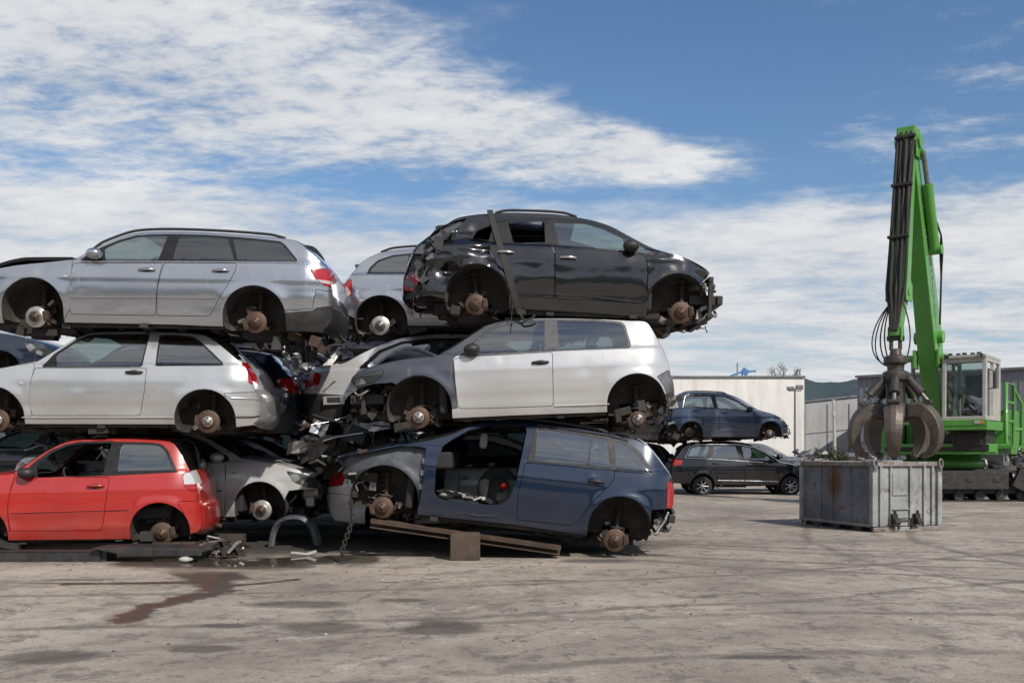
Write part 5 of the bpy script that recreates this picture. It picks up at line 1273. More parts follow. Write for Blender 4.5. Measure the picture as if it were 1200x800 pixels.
for sp_, px_, Y_c, z_, lab_, pm_, sd_, fc_ in ((SEDAN, 60, 17.8, 1.55, 'dark grey saloon added in the last row to darken the gap under the blue nose', 'farblack', 71, 1), (SEDAN, 400, 17.8, 2.95, 'dark navy saloon added in the last row to darken the gap beside the white saloon', 'navy', 72, 1),
        (SEDAN, 330, 17.8, 1.55, 'black saloon added in the last row to darken gaps round the light grey hatchback', 'farblack', 73, -1), (SEDAN, 430, 20.2, 1.6, 'black saloon added far back to darken the gap between the piles', 'farblack', 78, 1), (S['silver_estate'], 420, 20.2, .45, 'grey estate added far back on the ground to block light between the piles', 'grey', 79, 1), (EST_R, 315, 17.8, .42, 'dark navy estate added in the last row to darken gaps behind the white saloon', 'navy', 74, 1), (S['silver_estate'], 32, 17.8, .42, 'black estate added in the last row to darken gaps behind the red car', 'farblack', 77, 1),
        (SEDAN, 640, 17.8, 1.55, 'dark grey saloon added in the last row to darken gaps behind the black one', 'farblack', 76, -1)):
    ground_car(sp_, px_, Y_c, lab_, M[pm_], sd_, fc_, z_, seats=False)  # cars added behind the piles only to darken the gaps

# crushed bodywork packed into the gap between the two piles
def wreck(n, x0, x1, y0, y1, z0, z1, seed, label, mats, big=.5):
    r = random.Random(seed); b = MB()
    for k in range(n):
        c = Vector((r.uniform(x0, x1), r.uniform(y0, y1), r.uniform(z0, z1)))
        R = Matrix.Rotation(r.gauss(0, .5), 3, 'Y') @ Matrix.Rotation(r.gauss(0, .5), 3, 'Z') @ Matrix.Rotation(r.gauss(0, .5), 3, 'X')
        q = r.random()
        if q < .55:                       # a creased sheet: a small bent grid
            w, h = r.uniform(.12, big), r.uniform(.06, big * .5); a = r.uniform(.3, 1.1); vs = []; fs = []
            for i in range(5):
                for j in range(3):
                    u, v = i / 4 - .5, j / 2 - .5
                    vs.append(c + R @ Vector((u * w, .10 * w * sin(u * 6 * a + seed + k) + r.uniform(-.012, .012), v * h + r.uniform(-.015, .015))))
            fs = [(i * 3 + j, i * 3 + j + 1, i * 3 + j + 4, i * 3 + j + 3) for i in range(4) for j in range(2)]
            b.add(vs, fs, r.randrange(len(mats)))
        elif q < .75: b.box(c, (r.uniform(.05, .3), r.uniform(.03, .15), r.uniform(.02, .10)), R, r.randrange(len(mats)), r.uniform(.5, 1))
        else:
            v = R @ Vector((r.uniform(.1, .4), 0, r.uniform(-.2, .1))); b.tube([c - v, c + Vector((0, 0, r.uniform(-.04, .06))), c + v], r.uniform(.006, .022), 6, r.randrange(len(mats)))
    o = b.build('tangled_wreckage', mats); cc = Vector(((x0 + x1) / 2, (y0 + y1) / 2, z0))
    o.data.transform(Matrix.Translation(-cc)); o.location = cc
    return tag(o, label, 'wreckage', kind='stuff')
wm = [M['plastic'], M['grime'], M['silver'], M['white'], M['navy'], M['grime'], M['plastic'], M['steel'], M['rust']]
wreck(130, -3.0, -1.75, 13.3, 14.9, .95, 1.75, 301, 'tangled crushed panels packed in the gap between the two piles', wm)
wreck(60, -3.5, -2.5, 13.9, 15.3, 2.35, 2.95, 302, 'crumpled pale and dark scraps wedged beside the navy tail light', [M['plastic'], M['white'], M['grime'], M['silver'], M['navy']], .4)
wreck(70, -6.6, -5.0, 13.2, 15.2, 1.02, 1.5, 303, 'dark broken bodywork wedged above the bonnet of the red car', [M['plastic'], M['grime'], M['navy'], M['silver'], M['plastic']], .4)

# ---- the far pair
GF = 'cars stacked in the far pile'
fb = car('stripped_car', S['far_hatch'], 'blue five-door hatchback without wheels, on the roof of the far black estate', M['farblue'], group=GF, cat='car', seed=61, mirror='black', rails=(-1.5, -.1), lines=('paint', 'paint', 'chrome'), handle='paint')
clutter('rear_crash_parts', [-1.95, -.8, .1], [-1.55, .7, .55], 46, random.Random(62), fb, [M['plastic'], M['plastic'], M['grime'], M['steel']], big=.22)
clutter('front_crash_parts', [1.62, -.7, .1], [1.84, .6, .4], 26, random.Random(63), fb, [M['plastic'], M['grime'], M['steel'], M['wing']], big=.13)
fe = car('parked_car', S['far_estate'], 'black estate car standing on its wheels under the far blue hatchback', M['farblack'], group=GF, seed=64, gear=('tyre', 'tyre'), mirror='black', lines=('chrome',), rails=(-1.4, .6))
f3 = car('stripped_car', SEDAN, 'dark blue saloon behind the far black estate, only its windscreen and bonnet in view', M['navy'], ((880 - CX_) * 33 / F_, 33, .14), 0, 0, group=GF, seed=65)
f4 = car('stripped_car', mirror_spec(S['far_hatch']), 'wrecked black hatchback just left of the far blue hatchback', M['farblack'], ((735 - CX_) * 31.5 / F_, 31.5, 1.62), 0, 3, group=GF, seed=66)
clutter('torn_rear_parts', [1.2, -.85, .05], [2.2, .6, .8], 60, random.Random(67), f4, [M['plastic'], M['grime'], M['plastic'], M['steel']], big=.3)
f5 = car('parked_car', mirror_spec(S['far_estate']), 'dark estate car left of the far black estate, in the shade of the pile', M['navy'], ((722 - CX_) * 32 / F_, 32.4, .03), 0, 0, group=GF, seed=68, gear=('tyre', 'tyre'))

# ---- strap round the black car
sp = S['black_mpv']; st = MB(); R4 = Matrix.Translation(Vector(sp['loc'])) @ Matrix.Rotation(radians(sp['tilt']), 4, 'Y')
path = [(-.99, 1.372), (-.965, 1.30), (-.93, 1.18), (-.88, 1.02), (-.82, .84), (-.75, .62), (-.68, .42), (-.635, .27), (-.60, .17), (-.555, .10)]
Lv = []; fc = []
for i, (x, z) in enumerate(path):
    w = half_width(sp, x, z) + .016
    for dx in (-.034, .034):
        for dy in (0, .006): Lv.append(R4 @ Vector((x + dx, -(w + dy), z + dx * .25)))
top = [R4 @ Vector((-.99 + dx, y, 1.372 + .052 * (1 - (y / .62) ** 4) + dy)) for y in (-.5, -.25, 0, .25, .5, .62) for dx in (-.034, .034) for dy in (.012, .018)]
def ribbon(mb, pts):
    n = len(pts) // 4; f = []
    for i in range(n - 1):
        a, b = i * 4, i * 4 + 4
        f += [(a, a + 2, b + 2, b), (a + 1, b + 1, b + 3, a + 3), (a, b, b + 1, a + 1), (a + 2, a + 3, b + 3, b + 2)]
    mb.add(pts, f)
ribbon(st, Lv); ribbon(st, Lv[3::-1][::-1] + top)
strap = empty('ratchet_strap', R4 @ Vector((-.6, -.86, .1)))
bpy.context.view_layer.update()
inv = Matrix.Translation(-strap.location)
def sub(mb): mb.v = [tuple(Vector(p) - strap.location) for p in mb.v]; return mb
tag(strap, 'dark webbing strap tied over the roof and down the side of the black car', 'strap')
sub(st).build('webbing', M['tarp'], strap)
hk = MB(); p0 = R4 @ Vector((-.56, -.88, .10))
hk.tube([p0 + Vector((-.02, 0, .04)), p0 + Vector((0, -.01, -.03)), p0 + Vector((.04, -.01, -.09)), p0 + Vector((.13, -.01, -.06)), p0 + Vector((.17, -.01, -.02))], .013, 8)
hk.box(p0 + Vector((-.005, -.008, .02)), (.08, .02, .06)); sub(hk).build('hook', M['grime'], strap)
tl = MB(); tl.tube([R4 @ Vector((-.66, -.885, .36)), R4 @ Vector((-.67, -.89, .1)), R4 @ Vector((-.68, -.88, -.12)), R4 @ Vector((-.665, -.88, -.22))], .006, 5); sub(tl).build('loose_cord', M['tarp'], strap)

# ------------------------------------------------------------------ things under the piles
def thing(name, mb, mats, label, cat, origin, group=None, bevel=0.0, kind=None):
    o = Vector(origin); mb.v = [tuple(Vector(p) - o) for p in mb.v]
    ob = mb.build(name, mats, None, bevel); ob.location = o
    return tag(ob, label, cat, group, kind)

b = MB(); p1, p2 = at(436, 608, 11.75), at(657, 640, 11.75); mid = (p1 + p2) / 2; an = math.atan2(p2.z - p1.z, p2.x - p1.x); L_ = (p2 - p1).length
Rb = Matrix.Rotation(-an, 3, 'Y')
b.box(mid, (L_, .24, .018), Rb); b.box(mid + Rb @ Vector((0, 0, -.045)), (L_, .014, .075), Rb); b.box(mid + Rb @ Vector((0, 0, -.09)), (L_, .20, .014), Rb)
b.box(mid + Rb @ Vector((0, -.11, -.022)), (L_, .012, .03), Rb)
thing('steel_beam', b, M['beam'], 'rusty brown steel beam sloping under the blue estate car', 'beam', (mid.x, mid.y, 0))
b = MB(); b.box((at(544.5, 0, 11.5).x, 11.62, .155), (.35, .34, .31), Matrix.Rotation(.05, 3, 'Z'))
thing('timber_block', b, M['wood'], 'squat weathered timber block propping the rusty beam', 'block', (at(544.5, 0, 11.5).x, 11.62, 0), bevel=.012)
# black rails under the red car
b = MB(); x0, x1 = -7.2, at(118, 0, 11.35).x
b.box(((x0 + x1) / 2, 11.4, .12), (x1 - x0, .16, .014)); b.box(((x0 + x1) / 2, 11.335, .065), (x1 - x0, .014, .11)); b.box(((x0 + x1) / 2, 11.4, .011), (x1 - x0, .16, .014))
thing('steel_channel', b, M['darkbeam'], 'long black steel channel on the ground under the red car', 'beam', ((x0 + x1) / 2, 11.4, 0))
b = MB(); xa, xb, xc = at(112, 0, 11.4).x, at(150, 0, 11.4).x, at(238, 0, 11.4).x
b.prism([(xa, .16), (xb, .085), (xc, .085), (xc + .03, .115), (xc - .02, .16), (xb + .35, .165), (xb, .17)], 11.25, 11.75)
b.box(((xb + xc) / 2 + .2, 11.24, .115), ((xc - xb) * .62, .02, .075))
b.box((xa + .1, 11.5, .06), (.1, .3, .13)); b.box((xc - .1, 11.5, .045), (.12, .3, .09))
thing('ramp_plate', b, M['darkbeam'], 'dark bent steel ramp plate beside the end of the black channel', 'plate', ((xa + xc) / 2, 11.5, 0), bevel=.006)
b = MB(); x0, x1 = -7.2, -3.6
for y in (12.0, 13.2): b.box(((x0 + x1) / 2, y, .085), (x1 - x0, .18, .16))
thing('timber_sleeper', b, M['wood'], 'dark timber sleepers in the shade under the red car', 'timber', ((x0 + x1) / 2, 12.5, 0))
# scraps near the tail of the red car
r = random.Random(77); b = MB()
for k in range(60):
    px = r.uniform(228, 288); Y = r.uniform(11.7, 12.5); z = r.uniform(.02, .10 + .12 * (1 - abs(px - 255) / 40))
    p = at(px, 0, Y); b.box((p.x, Y, max(.02, z)), (r.uniform(.03, .26), r.uniform(.03, .2), r.uniform(.005, .035)), Matrix.Rotation(r.gauss(0, .35), 3, 'Y') @ Matrix.Rotation(r.uniform(0, 3), 3, 'Z') @ Matrix.Rotation(r.gauss(0, .3), 3, 'X'), r.choice((0, 0, 1, 1, 1, 2, 3)))
thing('broken_plastic', b, [M['plastic'], M['grime'], M['alu'], M['rust']], 'heap of torn black plastic and metal scraps behind the red car', 'scrap', (at(255, 0, 12).x, 12.1, 0), kind='stuff')
b = MB(); p = at(217, 0, 11.25)
b.ball((p.x, 11.25, .035), (.075, .06, .035)); b.box((p.x + .05, 11.24, .05), (.08, .05, .02), Matrix.Rotation(.4, 3, 'Y'))
thing('crushed_bottle', b, M['pad'], 'small crushed white plastic scrap on the wet ground below the red car', 'litter', (p.x, 11.25, 0))
b = MB(); p = at(352, 0, 12.0); b.box((p.x, 12.0, .03), (.22, .05, .02), Matrix.Rotation(.1, 3, 'Y')); b.box((p.x + .13, 12.02, .035), (.12, .06, .03), Matrix.Rotation(-.3, 3, 'Y'))
thing('white_trim_piece', b, M['pad'], 'pale broken trim piece lying in the puddle between the piles', 'litter', (p.x, 12.0, 0))
# loose wing lying like an arch
b = MB(); arc = [(318, 640), (321, 622), (327, 610), (337, 604), (347, 602.5), (358, 604), (367, 611), (373, 622), (376.5, 638)]
Y = 13.2; q0 = [at(a, c, Y) for a, c in arc]; D2 = catmull([(v.x, v.z) for v in q0], 4)
vs = []; fs = []; n = len(D2); cx_, cz_ = sum(a for a, c in D2) / n, .1
for k, (dy, sc2) in enumerate(((.05, .77), (.0, .86), (.03, 1.0), (.26, 1.01))):
    vs += [(cx_ + (a - cx_) * sc2, Y + dy - .2, cz_ + (c - cz_) * sc2) for a, c in D2]
for k in range(3): fs += [(k * n + i, k * n + i + 1, (k + 1) * n + i + 1, (k + 1) * n + i) for i in range(n - 1)]
b.add(vs, fs, 0, False)
o = thing('loose_wing', b, M['slate'], 'loose grey wheel-arch wing standing on the ground between the piles', 'car part', (cx_, Y, 0))
sd = o.modifiers.new('Solid', 'SOLIDIFY'); sd.thickness = .012
# chain
b = MB(); p = at(411, 588, 11.35); q = at(404, 652, 11.25); n = 17
for s_, off in ((0, 0),):
    for i in range(n - s_ * 4):
        t = i / (n - 1); c = p.lerp(q, t) + Vector((off + .035 * sin(t * 5), off, 0)); pts = []
        for k in range(13):
            a = 2 * pi * k / 12; e = Vector((.022 * cos(a), 0, .036 * sin(a)))
            e.rotate(Matrix.Rotation(pi / 2 * (i % 2) + .4, 3, 'Z')); pts.append(c + e)
        b.tube(pts, .0085, 6, caps=False)
thing('hanging_chain', b, M['grime'], 'rusty chain hanging to the ground from the nose of the blue estate', 'chain', (q.x, q.y, 0))
# tyre on the floor of the blue car
b = MB(); p = at(584, 572, 12.5)
b.lathe([(.15, -.08), (.21, -.095), (.255, -.08), (.27, -.03), (.27, .03), (.255, .08), (.21, .095), (.15, .08)], p, 'y', 32)
b.lathe([(.15, -.05), (.10, -.03), (.0, -.03)], p, 'y', 20, 1)
b.lathe([(0, -.06), (.045, -.055), (.05, -.03)], p + Vector((.06, -.02, .03)), 'y', 14, 2)
thing('spare_tyre', b, [M['rubber'], M['plastic'], M['tail']], 'worn spare tyre seen through the missing door of the blue estate', 'tyre', (p.x, p.y, p.z - .27))
b = MB(); r = random.Random(12)
for k in range(26):
    t = r.random(); q = at(516 + 62 * t, 574 + 14 * t, 12.1 + r.uniform(-.1, .3)); b.box(q, (r.uniform(.05, .25), r.uniform(.05, .2), r.uniform(.01, .05)), Matrix.Rotation(r.gauss(.2, .2), 3, 'Y') @ Matrix.Rotation(r.uniform(0, 3), 3, 'Z'), r.choice((0, 0, 0, 1, 2)))
b.ball(at(524, 579, 12.05), (.12, .10, .05), 2)
thing('cabin_rubbish', b, [M['plastic'], M['grime'], M['pad']], 'torn carpet and rubbish on the floor of the blue estate', 'rubbish', at(545, 584, 12.1), kind='stuff')
# ------------------------------------------------------------------ steel skip
def skip_mat(name, col, spot=None):
    m, nt, N, L, b = nodes_of(name); v = objco(nt); vz = objco(nt, (3.0, 3.0, .5))
    c = mixc(nt, ramp(nt, noise(nt, 2.2, 7, .65, v), [(.35, 0.), (.68, 1.)]), [x * .62 for x in col], [x * 1.25 for x in col])
    c = mixc(nt, ramp(nt, noise(nt, 3.2, 7, .7, vz), [(.5, 0.), (.75, .5)]), c, (.10, .09, .085))
    c = mixc(nt, ramp(nt, noise(nt, 4.2, 9, .75, v, .5), [(.56, 0.), (.64, .85)]), c, (.12, .062, .034))
    tc = N.new('ShaderNodeTexCoord'); sp = N.new('ShaderNodeSeparateXYZ'); L.new(tc.outputs['Object'], sp.inputs[0])
    edge = maprange(nt, math_n(nt, 'ABSOLUTE', math_n(nt, 'SUBTRACT', sp.outputs[2], .56)), .40, .53, 0, .9)
    c = mixc(nt, math_n(nt, 'MULTIPLY', edge, ramp(nt, noise(nt, 9, 6, .7, v), [(.38, 0.), (.62, 1.)])), c, (.12, .055, .028))
    if spot:
        dy = math_n(nt, 'DIVIDE', math_n(nt, 'SUBTRACT', sp.outputs[1], spot[0]), spot[2]); dz = math_n(nt, 'DIVIDE', math_n(nt, 'SUBTRACT', sp.outputs[2], spot[1]), spot[3])
        r = math_n(nt, 'SQRT', math_n(nt, 'ADD', math_n(nt, 'MULTIPLY', dy, dy), math_n(nt, 'MULTIPLY', dz, dz)))
        r = math_n(nt, 'ADD', r, math_n(nt, 'MULTIPLY', math_n(nt, 'SUBTRACT', noise(nt, 8, 7, .7, v), .5), 1.6))
        c = mixc(nt, maprange(nt, r, .35, 1.15, .95, 0), c, (.105, .052, .016))
    L.new(c, b.inputs['Base Color']); b.inputs['Roughness'].default_value = .6; b.inputs['Metallic'].default_value = .15
    bump(nt, b, noise(nt, 4, 5, .6, v), .35, .02)
    return m
MS = skip_mat('shaded_grey_skip_side', (.165, .18, .215), (.98, .78, .26, .36)); ME = skip_mat('lit_grey_skip_end', (.33, .345, .345))  # side steel darker and bluer than the end: shade put into its colour
sk = empty('steel_skip', (5.72, 15.54, 0), radians(18.5)); tag(sk, 'rust stained grey steel scrap skip standing under the claw grab', 'skip')
SW, SL, SH = 1.27, 1.87, 1.115
for x, nm in ((0.0, -1), (SW, 1)):
    q = MB(); q.box((x - nm * .02, SL / 2, SH / 2 + .03), (.03, SL - .06, SH - .12))
    for k in (.30, .55, .72):
        y = SL * k; q.box((x - nm * .004, y, SH / 2 + .02), (.03, .035, SH - .12))
    q.build('side_wall', MS, sk, bevel=.006)
for y, nm in ((0.0, -1), (SL, 1)):
    q = MB(); q.box((SW / 2, y - nm * .02, SH / 2 + .03), (SW - .06, .03, SH - .12))
    for x in (.13, .32, .70, .98, 1.14): q.box((x, y + nm * .008, SH / 2 + .02), (.045 if x not in (.32, .7) else .03, .05, SH - .14))
    for z in (.36,): q.box((.50, y + nm * .008, z), (.36, .03, .02))
    q.box((.51, y + nm * .004, .76), (.30, .022, .36))
    q.build('end_wall', ME, sk, bevel=.005)
q = MB()
for y in (.0, SL): q.box((SW / 2, y, SH - .035), (SW + .06, .075, .07)); q.box((SW / 2, y, .04), (SW + .02, .06, .075))
for x in (.0, SW): q.box((x, SL / 2, SH - .036), (.075, SL - .08, .07)); q.box((x, SL / 2, .10), (.06, SL - .08, .05))
for x in (0, SW):
    for y in (0, SL): q.box((x, y, SH / 2 + .01), (.085, .085, SH - .16))
q.build('rim_frame', ME, sk, bevel=.008)
q = MB(); q.box((SW / 2, SL / 2, .10), (SW - .1, SL - .1, .03)); q.build('floor_plate', M['rust'], sk)
for x in (.12, SW - .12):
    q = MB(); q.box((x, SL / 2, .04), (.10, SL - .2, .075)); q.build('skid_runner', M['darkbeam'], sk, bevel=.006)
q = MB()
for k in range(3): q.box((.02, .35 + k * .55, .045), (.10, .16, .085))
q.build('skid_runner', M['darkbeam'], sk, bevel=.006)
for x, y in ((-.005, -.03), (SW, -.03), (-.01, SL), (SW, SL)):
    q = MB(); pts = [Vector((x + .038 * cos(a), y - .03, SH - .03 + .075 * sin(a))) for a in [2 * pi * k / 16 for k in range(17)]]
    q.tube(pts, .014, 8, caps=False); q.box((x, y - .01, SH - .10), (.06, .04, .09)); q.build('lifting_ring', M['steel'], sk)
q = MB(); q.box((.58, -.045, .21), (.26, .03, .02)); q.box((.46, -.045, .13), (.02, .03, .17)); q.box((.70, -.045, .13), (.02, .03, .17))
for x in (.36, .80):
    q.box((x, -.055, .20), (.10, .06, .18)); q.tube([(x - .05, -.10, .17), (x + .06, -.10, .17)], .05, 12); q.box((x, -.07, .31), (.035, .04, .06))
q.build('latch', M['grime'], sk, bevel=.006)

# ------------------------------------------------------------------ green material handler
MG = paint('handler_green', (.085, .300, .045), 0, .42, .35, .40, (.10, .12, .05)); MGL = MG
MC = paint('cab_white', (.42, .41, .375), 0, .45, .3, .6, (.20, .17, .13))
MK = plain('oily_black_steel', (.028, .027, .026), .6, .2, .4, 8, (.07, .055, .042), (.5, .75))
th = radians(-38); ex = empty('material_handler', (11.86, 27, 0), th)
tag(ex, 'green scrap handler with a white cab, tall raised boom and crawler tracks', 'crane')
# undercarriage is turned against the house: its long axis lies across the yard
RU = Matrix.Rotation(-th, 3, 'Z')
def ub(mb, c, d, rot=None, mat=0): mb.box(RU @ Vector(c), d, RU @ (rot or Matrix.Identity(3)), mat)
for sy in (-1, 1):
    cr = MB(); n = 56; Lh, rr = 2.1, .40; yc = sy * 1.35
    pth = []
    per = 4 * Lh + 2 * pi * rr
    for k in range(n):
        s_ = per * k / n
        if s_ < 2 * Lh: p = (-Lh + s_, .80, 0)
        elif s_ < 2 * Lh + pi * rr: a = (s_ - 2 * Lh) / rr; p = (Lh + rr * sin(a), .40 + rr * cos(a), a)
        elif s_ < 4 * Lh + pi * rr: p = (Lh - (s_ - 2 * Lh - pi * rr), 0.0, pi)
        else: a = (s_ - 4 * Lh - pi * rr) / rr; p = (-Lh - rr * sin(a), .40 - rr * cos(a), pi + a)
        ub(cr, (p[0], yc, p[1] + (.02 if p[2] == pi else -.02 if p[2] == 0 else 0)), (per / n * .92, .55, .045), Matrix.Rotation(p[2], 3, 'Y'))
    co_ = cr.build('crawler_track', MK, ex)
    fr = MB(); ub(fr, (0, yc, .42), (4.0, .36, .42))
    for k in range(8): c = RU @ Vector((-1.9 + k * .54, yc, .16)); fr.tube([c + RU @ Vector((0, -.24, 0)), c + RU @ Vector((0, .24, 0))], .13, 14)
    for e in (-1, 1): c = RU @ Vector((e * Lh, yc, .40)); fr.tube([c + RU @ Vector((0, -.22, 0)), c + RU @ Vector((0, .22, 0))], .34, 20)
    fr.build('track_roller', M['darkbeam'], co_)
u = MB(); ub(u, (0, 0, .62), (2.6, 2.4, .42)); ub(u, (-.2, -1.72, .56), (2.2, .16, .46)); ub(u, (1.5, -1.74, .45), (.9, .14, .5), Matrix.Rotation(.45, 3, 'Y')); ub(u, (2.3, -1.7, .30), (.9, .3, .12), Matrix.Rotation(.1, 3, 'Y'))
for k in range(3): ub(u, (-.8 + .7 * k, -1.81, .58), (.18, .02, .12), None)
u.build('undercarriage', MK, ex, bevel=.02)
t = MB(); t.lathe([(.0, .84), (1.0, .84), (1.05, .9), (1.05, 1.08), (.95, 1.1), (.95, 1.22), (0, 1.22)], (0, 0, 0), 'z', 32); t.build('turntable_ring', MG, ex)
# house (local: x to the cab side, -y is forward)
h = MB(); h.box((0, .3, 1.36), (2.9, 3.6, .28)); h.box((-1.1, .3, 1.75), (.7, 3.0, .52)); h.build('deck_frame', MG, ex, bevel=.02)
h = MB(); h.box((.05, 1.5, 1.95), (2.8, 1.7, 1.0)); h.box((-1.05, .0, 1.75), (.78, 1.8, .6)); h.box((.05, 2.45, 1.8), (2.7, .35, .8)); h.build('engine_house', MG, ex, bevel=.04)
lv = MB()
lv.box((-1.05, -.905, 1.75), (.70, .012, .54))
for k in range(6): lv.box((-1.05, -.925, 1.53 + .085 * k), (.66, .03, .05), Matrix.Rotation(.5, 3, 'X'))
lv.build('louvre', MK, ex)
b2_ = MB(); b2_.box((-1.0, -1.1, 1.32), (.85, .5, .22)); b2_.box((1.05, -1.05, 1.38), (.9, .9, .2)); b2_.box((-.2, -.9, 1.30), (1.2, .5, .2), mat=1); b2_.box((.35, -.6, 1.6), (.5, .6, .7), mat=1); b2_.box((.05, -.95, 1.62), (1.1, .5, .55), mat=1); b2_.box((1.05, -1.51, 1.40), (.86, .02, .16), mat=1); b2_.box((.62, -1.0, 1.66), (.06, .9, .4), mat=1); b2_.box((0, -1.51 + .005, 1.36), (2.2, .02, .12), mat=1)  # black plates stand for grease and shadow on the house front
b2_.build('front_deck', [MG, MK], ex, bevel=.02)
# cab
cb = empty('cab', (1.02, -1.25, 0)); cb.parent = ex
cwx, cwy, cz0, cz1 = .95, 1.6, 2.08, 3.66
q = MB(); q.box((0, 0, 1.95), (1.12, 1.75, .22)); q.box((0, -.86, 2.02), (1.12, .06, .16)); q.build('cab_floor', MG, cb, bevel=.015)
q = MB(); q.box((0, .25, 1.62), (.8, 1.0, .5)); q.box((.0, -.27, 1.62), (.6, .05, .34)); q.build('cab_riser', MK, cb, bevel=.015)  # black riser carries the shadow below the cab in its colour
q = MB()
for sx in (-1, 1):
    q.prism([(-cwy / 2 - .03, cz0), (-cwy / 2 + .10, cz0), (-cwy / 2 + .13, cz1), (-cwy / 2 + .0, cz1)], sx * cwx / 2 - .05, sx * cwx / 2 + .05, 'x')
    q.box((sx * cwx / 2, cwy / 2 - .05, (cz0 + cz1) / 2), (.09, .12, cz1 - cz0)); q.box((sx * cwx / 2, .1, (cz0 + cz1) / 2), (.085, .1, cz1 - cz0 - .01)); q.box((sx * (cwx / 2 - .003), 0, cz0 + .06), (.08, cwy - .1, .11))
    q.box((sx * cwx / 2, .02, cz1 - .05), (.088, cwy - .05, .10)); 
q.box((0, -cwy / 2 + .02, cz0 + .05), (cwx, .1, .10)); q.box((0, -cwy / 2 + .05, cz1 - .06), (cwx, .1, .12)); q.box((0, cwy / 2 - .06, (cz0 + cz1) / 2 - .3), (cwx - .1, .06, .9)); q.box((cwx / 2 - .003, .45, cz0 + .45), (.07, .62, .8))
q.build('cab_frame', MC, cb, bevel=.02)
q = MB(); q.box((0, 0, cz1 + .03), (cwx + .10, cwy + .08, .08)); 
for k in range(5): q.box((-.35 + .17 * k, -.7 + .1 * (k % 2), cz1 + .10), (.10, .10, .07), mat=1)
q.box((0, .3, cz1 + .09), (.6, .6, .05), mat=0); q.build('cab_roof', [MC, MK], cb, bevel=.015)
for x in (-.40, .40):
    hl = MB(); hl.box((x, -.86, cz1 + .04), (.12, .06, .09)); hl.build('work_light', M['head'], cb, bevel=.01)
g1 = MB(); g1.add([(-.42, -.80, cz0 + .1), (.42, -.80, cz0 + .1), (.42, -.77, cz1 - .12), (-.42, -.77, cz1 - .12)], [(0, 1, 2, 3)]); g1.build('front_window', M['wglass'], cb)
for sx in (-1, 1):
    g2 = MB(); x = sx * (cwx / 2 - .01); g2.add([(x, -.68, cz0 + .12), (x, .05, cz0 + .12), (x, .05, cz1 - .1), (x, -.66, cz1 - .1)], [(0, 1, 2, 3)]); g2.build('side_window', M['wglass'], cb)
dr = MB(); dr.box((0, .15, 2.35), (.5, .5, .2)); dr.box((0, .42, 2.85), (.5, .14, .9)); dr.box((.1, -.45, 2.3), (.35, .2, .5)); dr.build('operator_seat', M['int'], cb, bevel=.04)
mr = MB(); mr.box((.66, -.55, 3.08), (.05, .2, .42)); mr.tube([(.47, -.65, 3.4), (.66, -.6, 3.3)], .015, 6); mr.tube([(.47, -.65, 2.85), (.66, -.6, 2.9)], .015, 6); mr.build('mirror', M['plastic'], cb, bevel=.02)
lm = MB(); lm.box((.34, -.895, 2.03), (.16, .012, .07)); lm.build('warning_plate', M['pad'], cb)
al = MB(); al.box((.45, -.895, 2.03), (.08, .014, .06)); al.build('marker_lamp', M['amber'], cb)
# hand rail
rl = MB()
for pts in ([(1.62, -.2, 1.5), (1.62, -.2, 3.1), (1.62, .7, 3.1), (1.62, .7, 1.4)], [(1.62, -.2, 2.6), (1.62, .7, 2.6)], [(1.62, -.2, 2.1), (1.62, .7, 2.1)], [(1.62, .7, 3.0), (1.75, 1.1, 2.6), (1.75, 1.1, 1.3)], [(1.62, .7, 1.9), (1.75, 1.1, 1.9)]): rl.tube(pts, .045, 8)
rl.box((1.55, .45, 1.42), (.5, 1.6, .08)); rl.build('hand_rail', MG, ex)
# boom and stick
def bar(mb, a, b_, w0, d0, w1, d1, mat=0, seg=None):
    """tapered box girder from a to b_, width along x, depth across"""
    a, b_ = Vector(a), Vector(b_); t = (b_ - a).normalized(); xx = Vector((1, 0, 0)); dd = t.cross(xx).normalized(); V = []
    for p, w, d in ((a, w0, d0), (b_, w1, d1)):
        for i, j in ((-1, -1), (1, -1), (1, 1), (-1, 1)): V.append(p + xx * i * w / 2 + dd * j * d / 2)
    mb.add(V, [(3, 2, 1, 0), (4, 5, 6, 7), (0, 1, 5, 4), (1, 2, 6, 5), (2, 3, 7, 6), (3, 0, 4, 7)], mat)
BT = (0.0, -3.17, 9.0); B0 = (0.0, -.55, 1.75); BM = (0, -1.35, 4.3)
bm_ = MB(); bar(bm_, B0, BM, .44, .55, .46, .78); bar(bm_, BM, (0, -3.1, 8.75), .458, .78, .36, .48)
bm_.tube([(-.36, *BM[1:]), (.36, *BM[1:])], .16, 16); bm_.tube([(-.30, *BT[1:]), (.30, *BT[1:])], .17, 16)
for sx in (-1, 1): bm_.box((sx * .30, -1.52, 3.72), (.07, .34, .5)); bm_.box((sx * .225, -3.12, 8.86), (.04, .44, .56))
boom = bm_.build('boom', MG, ex, bevel=.02)
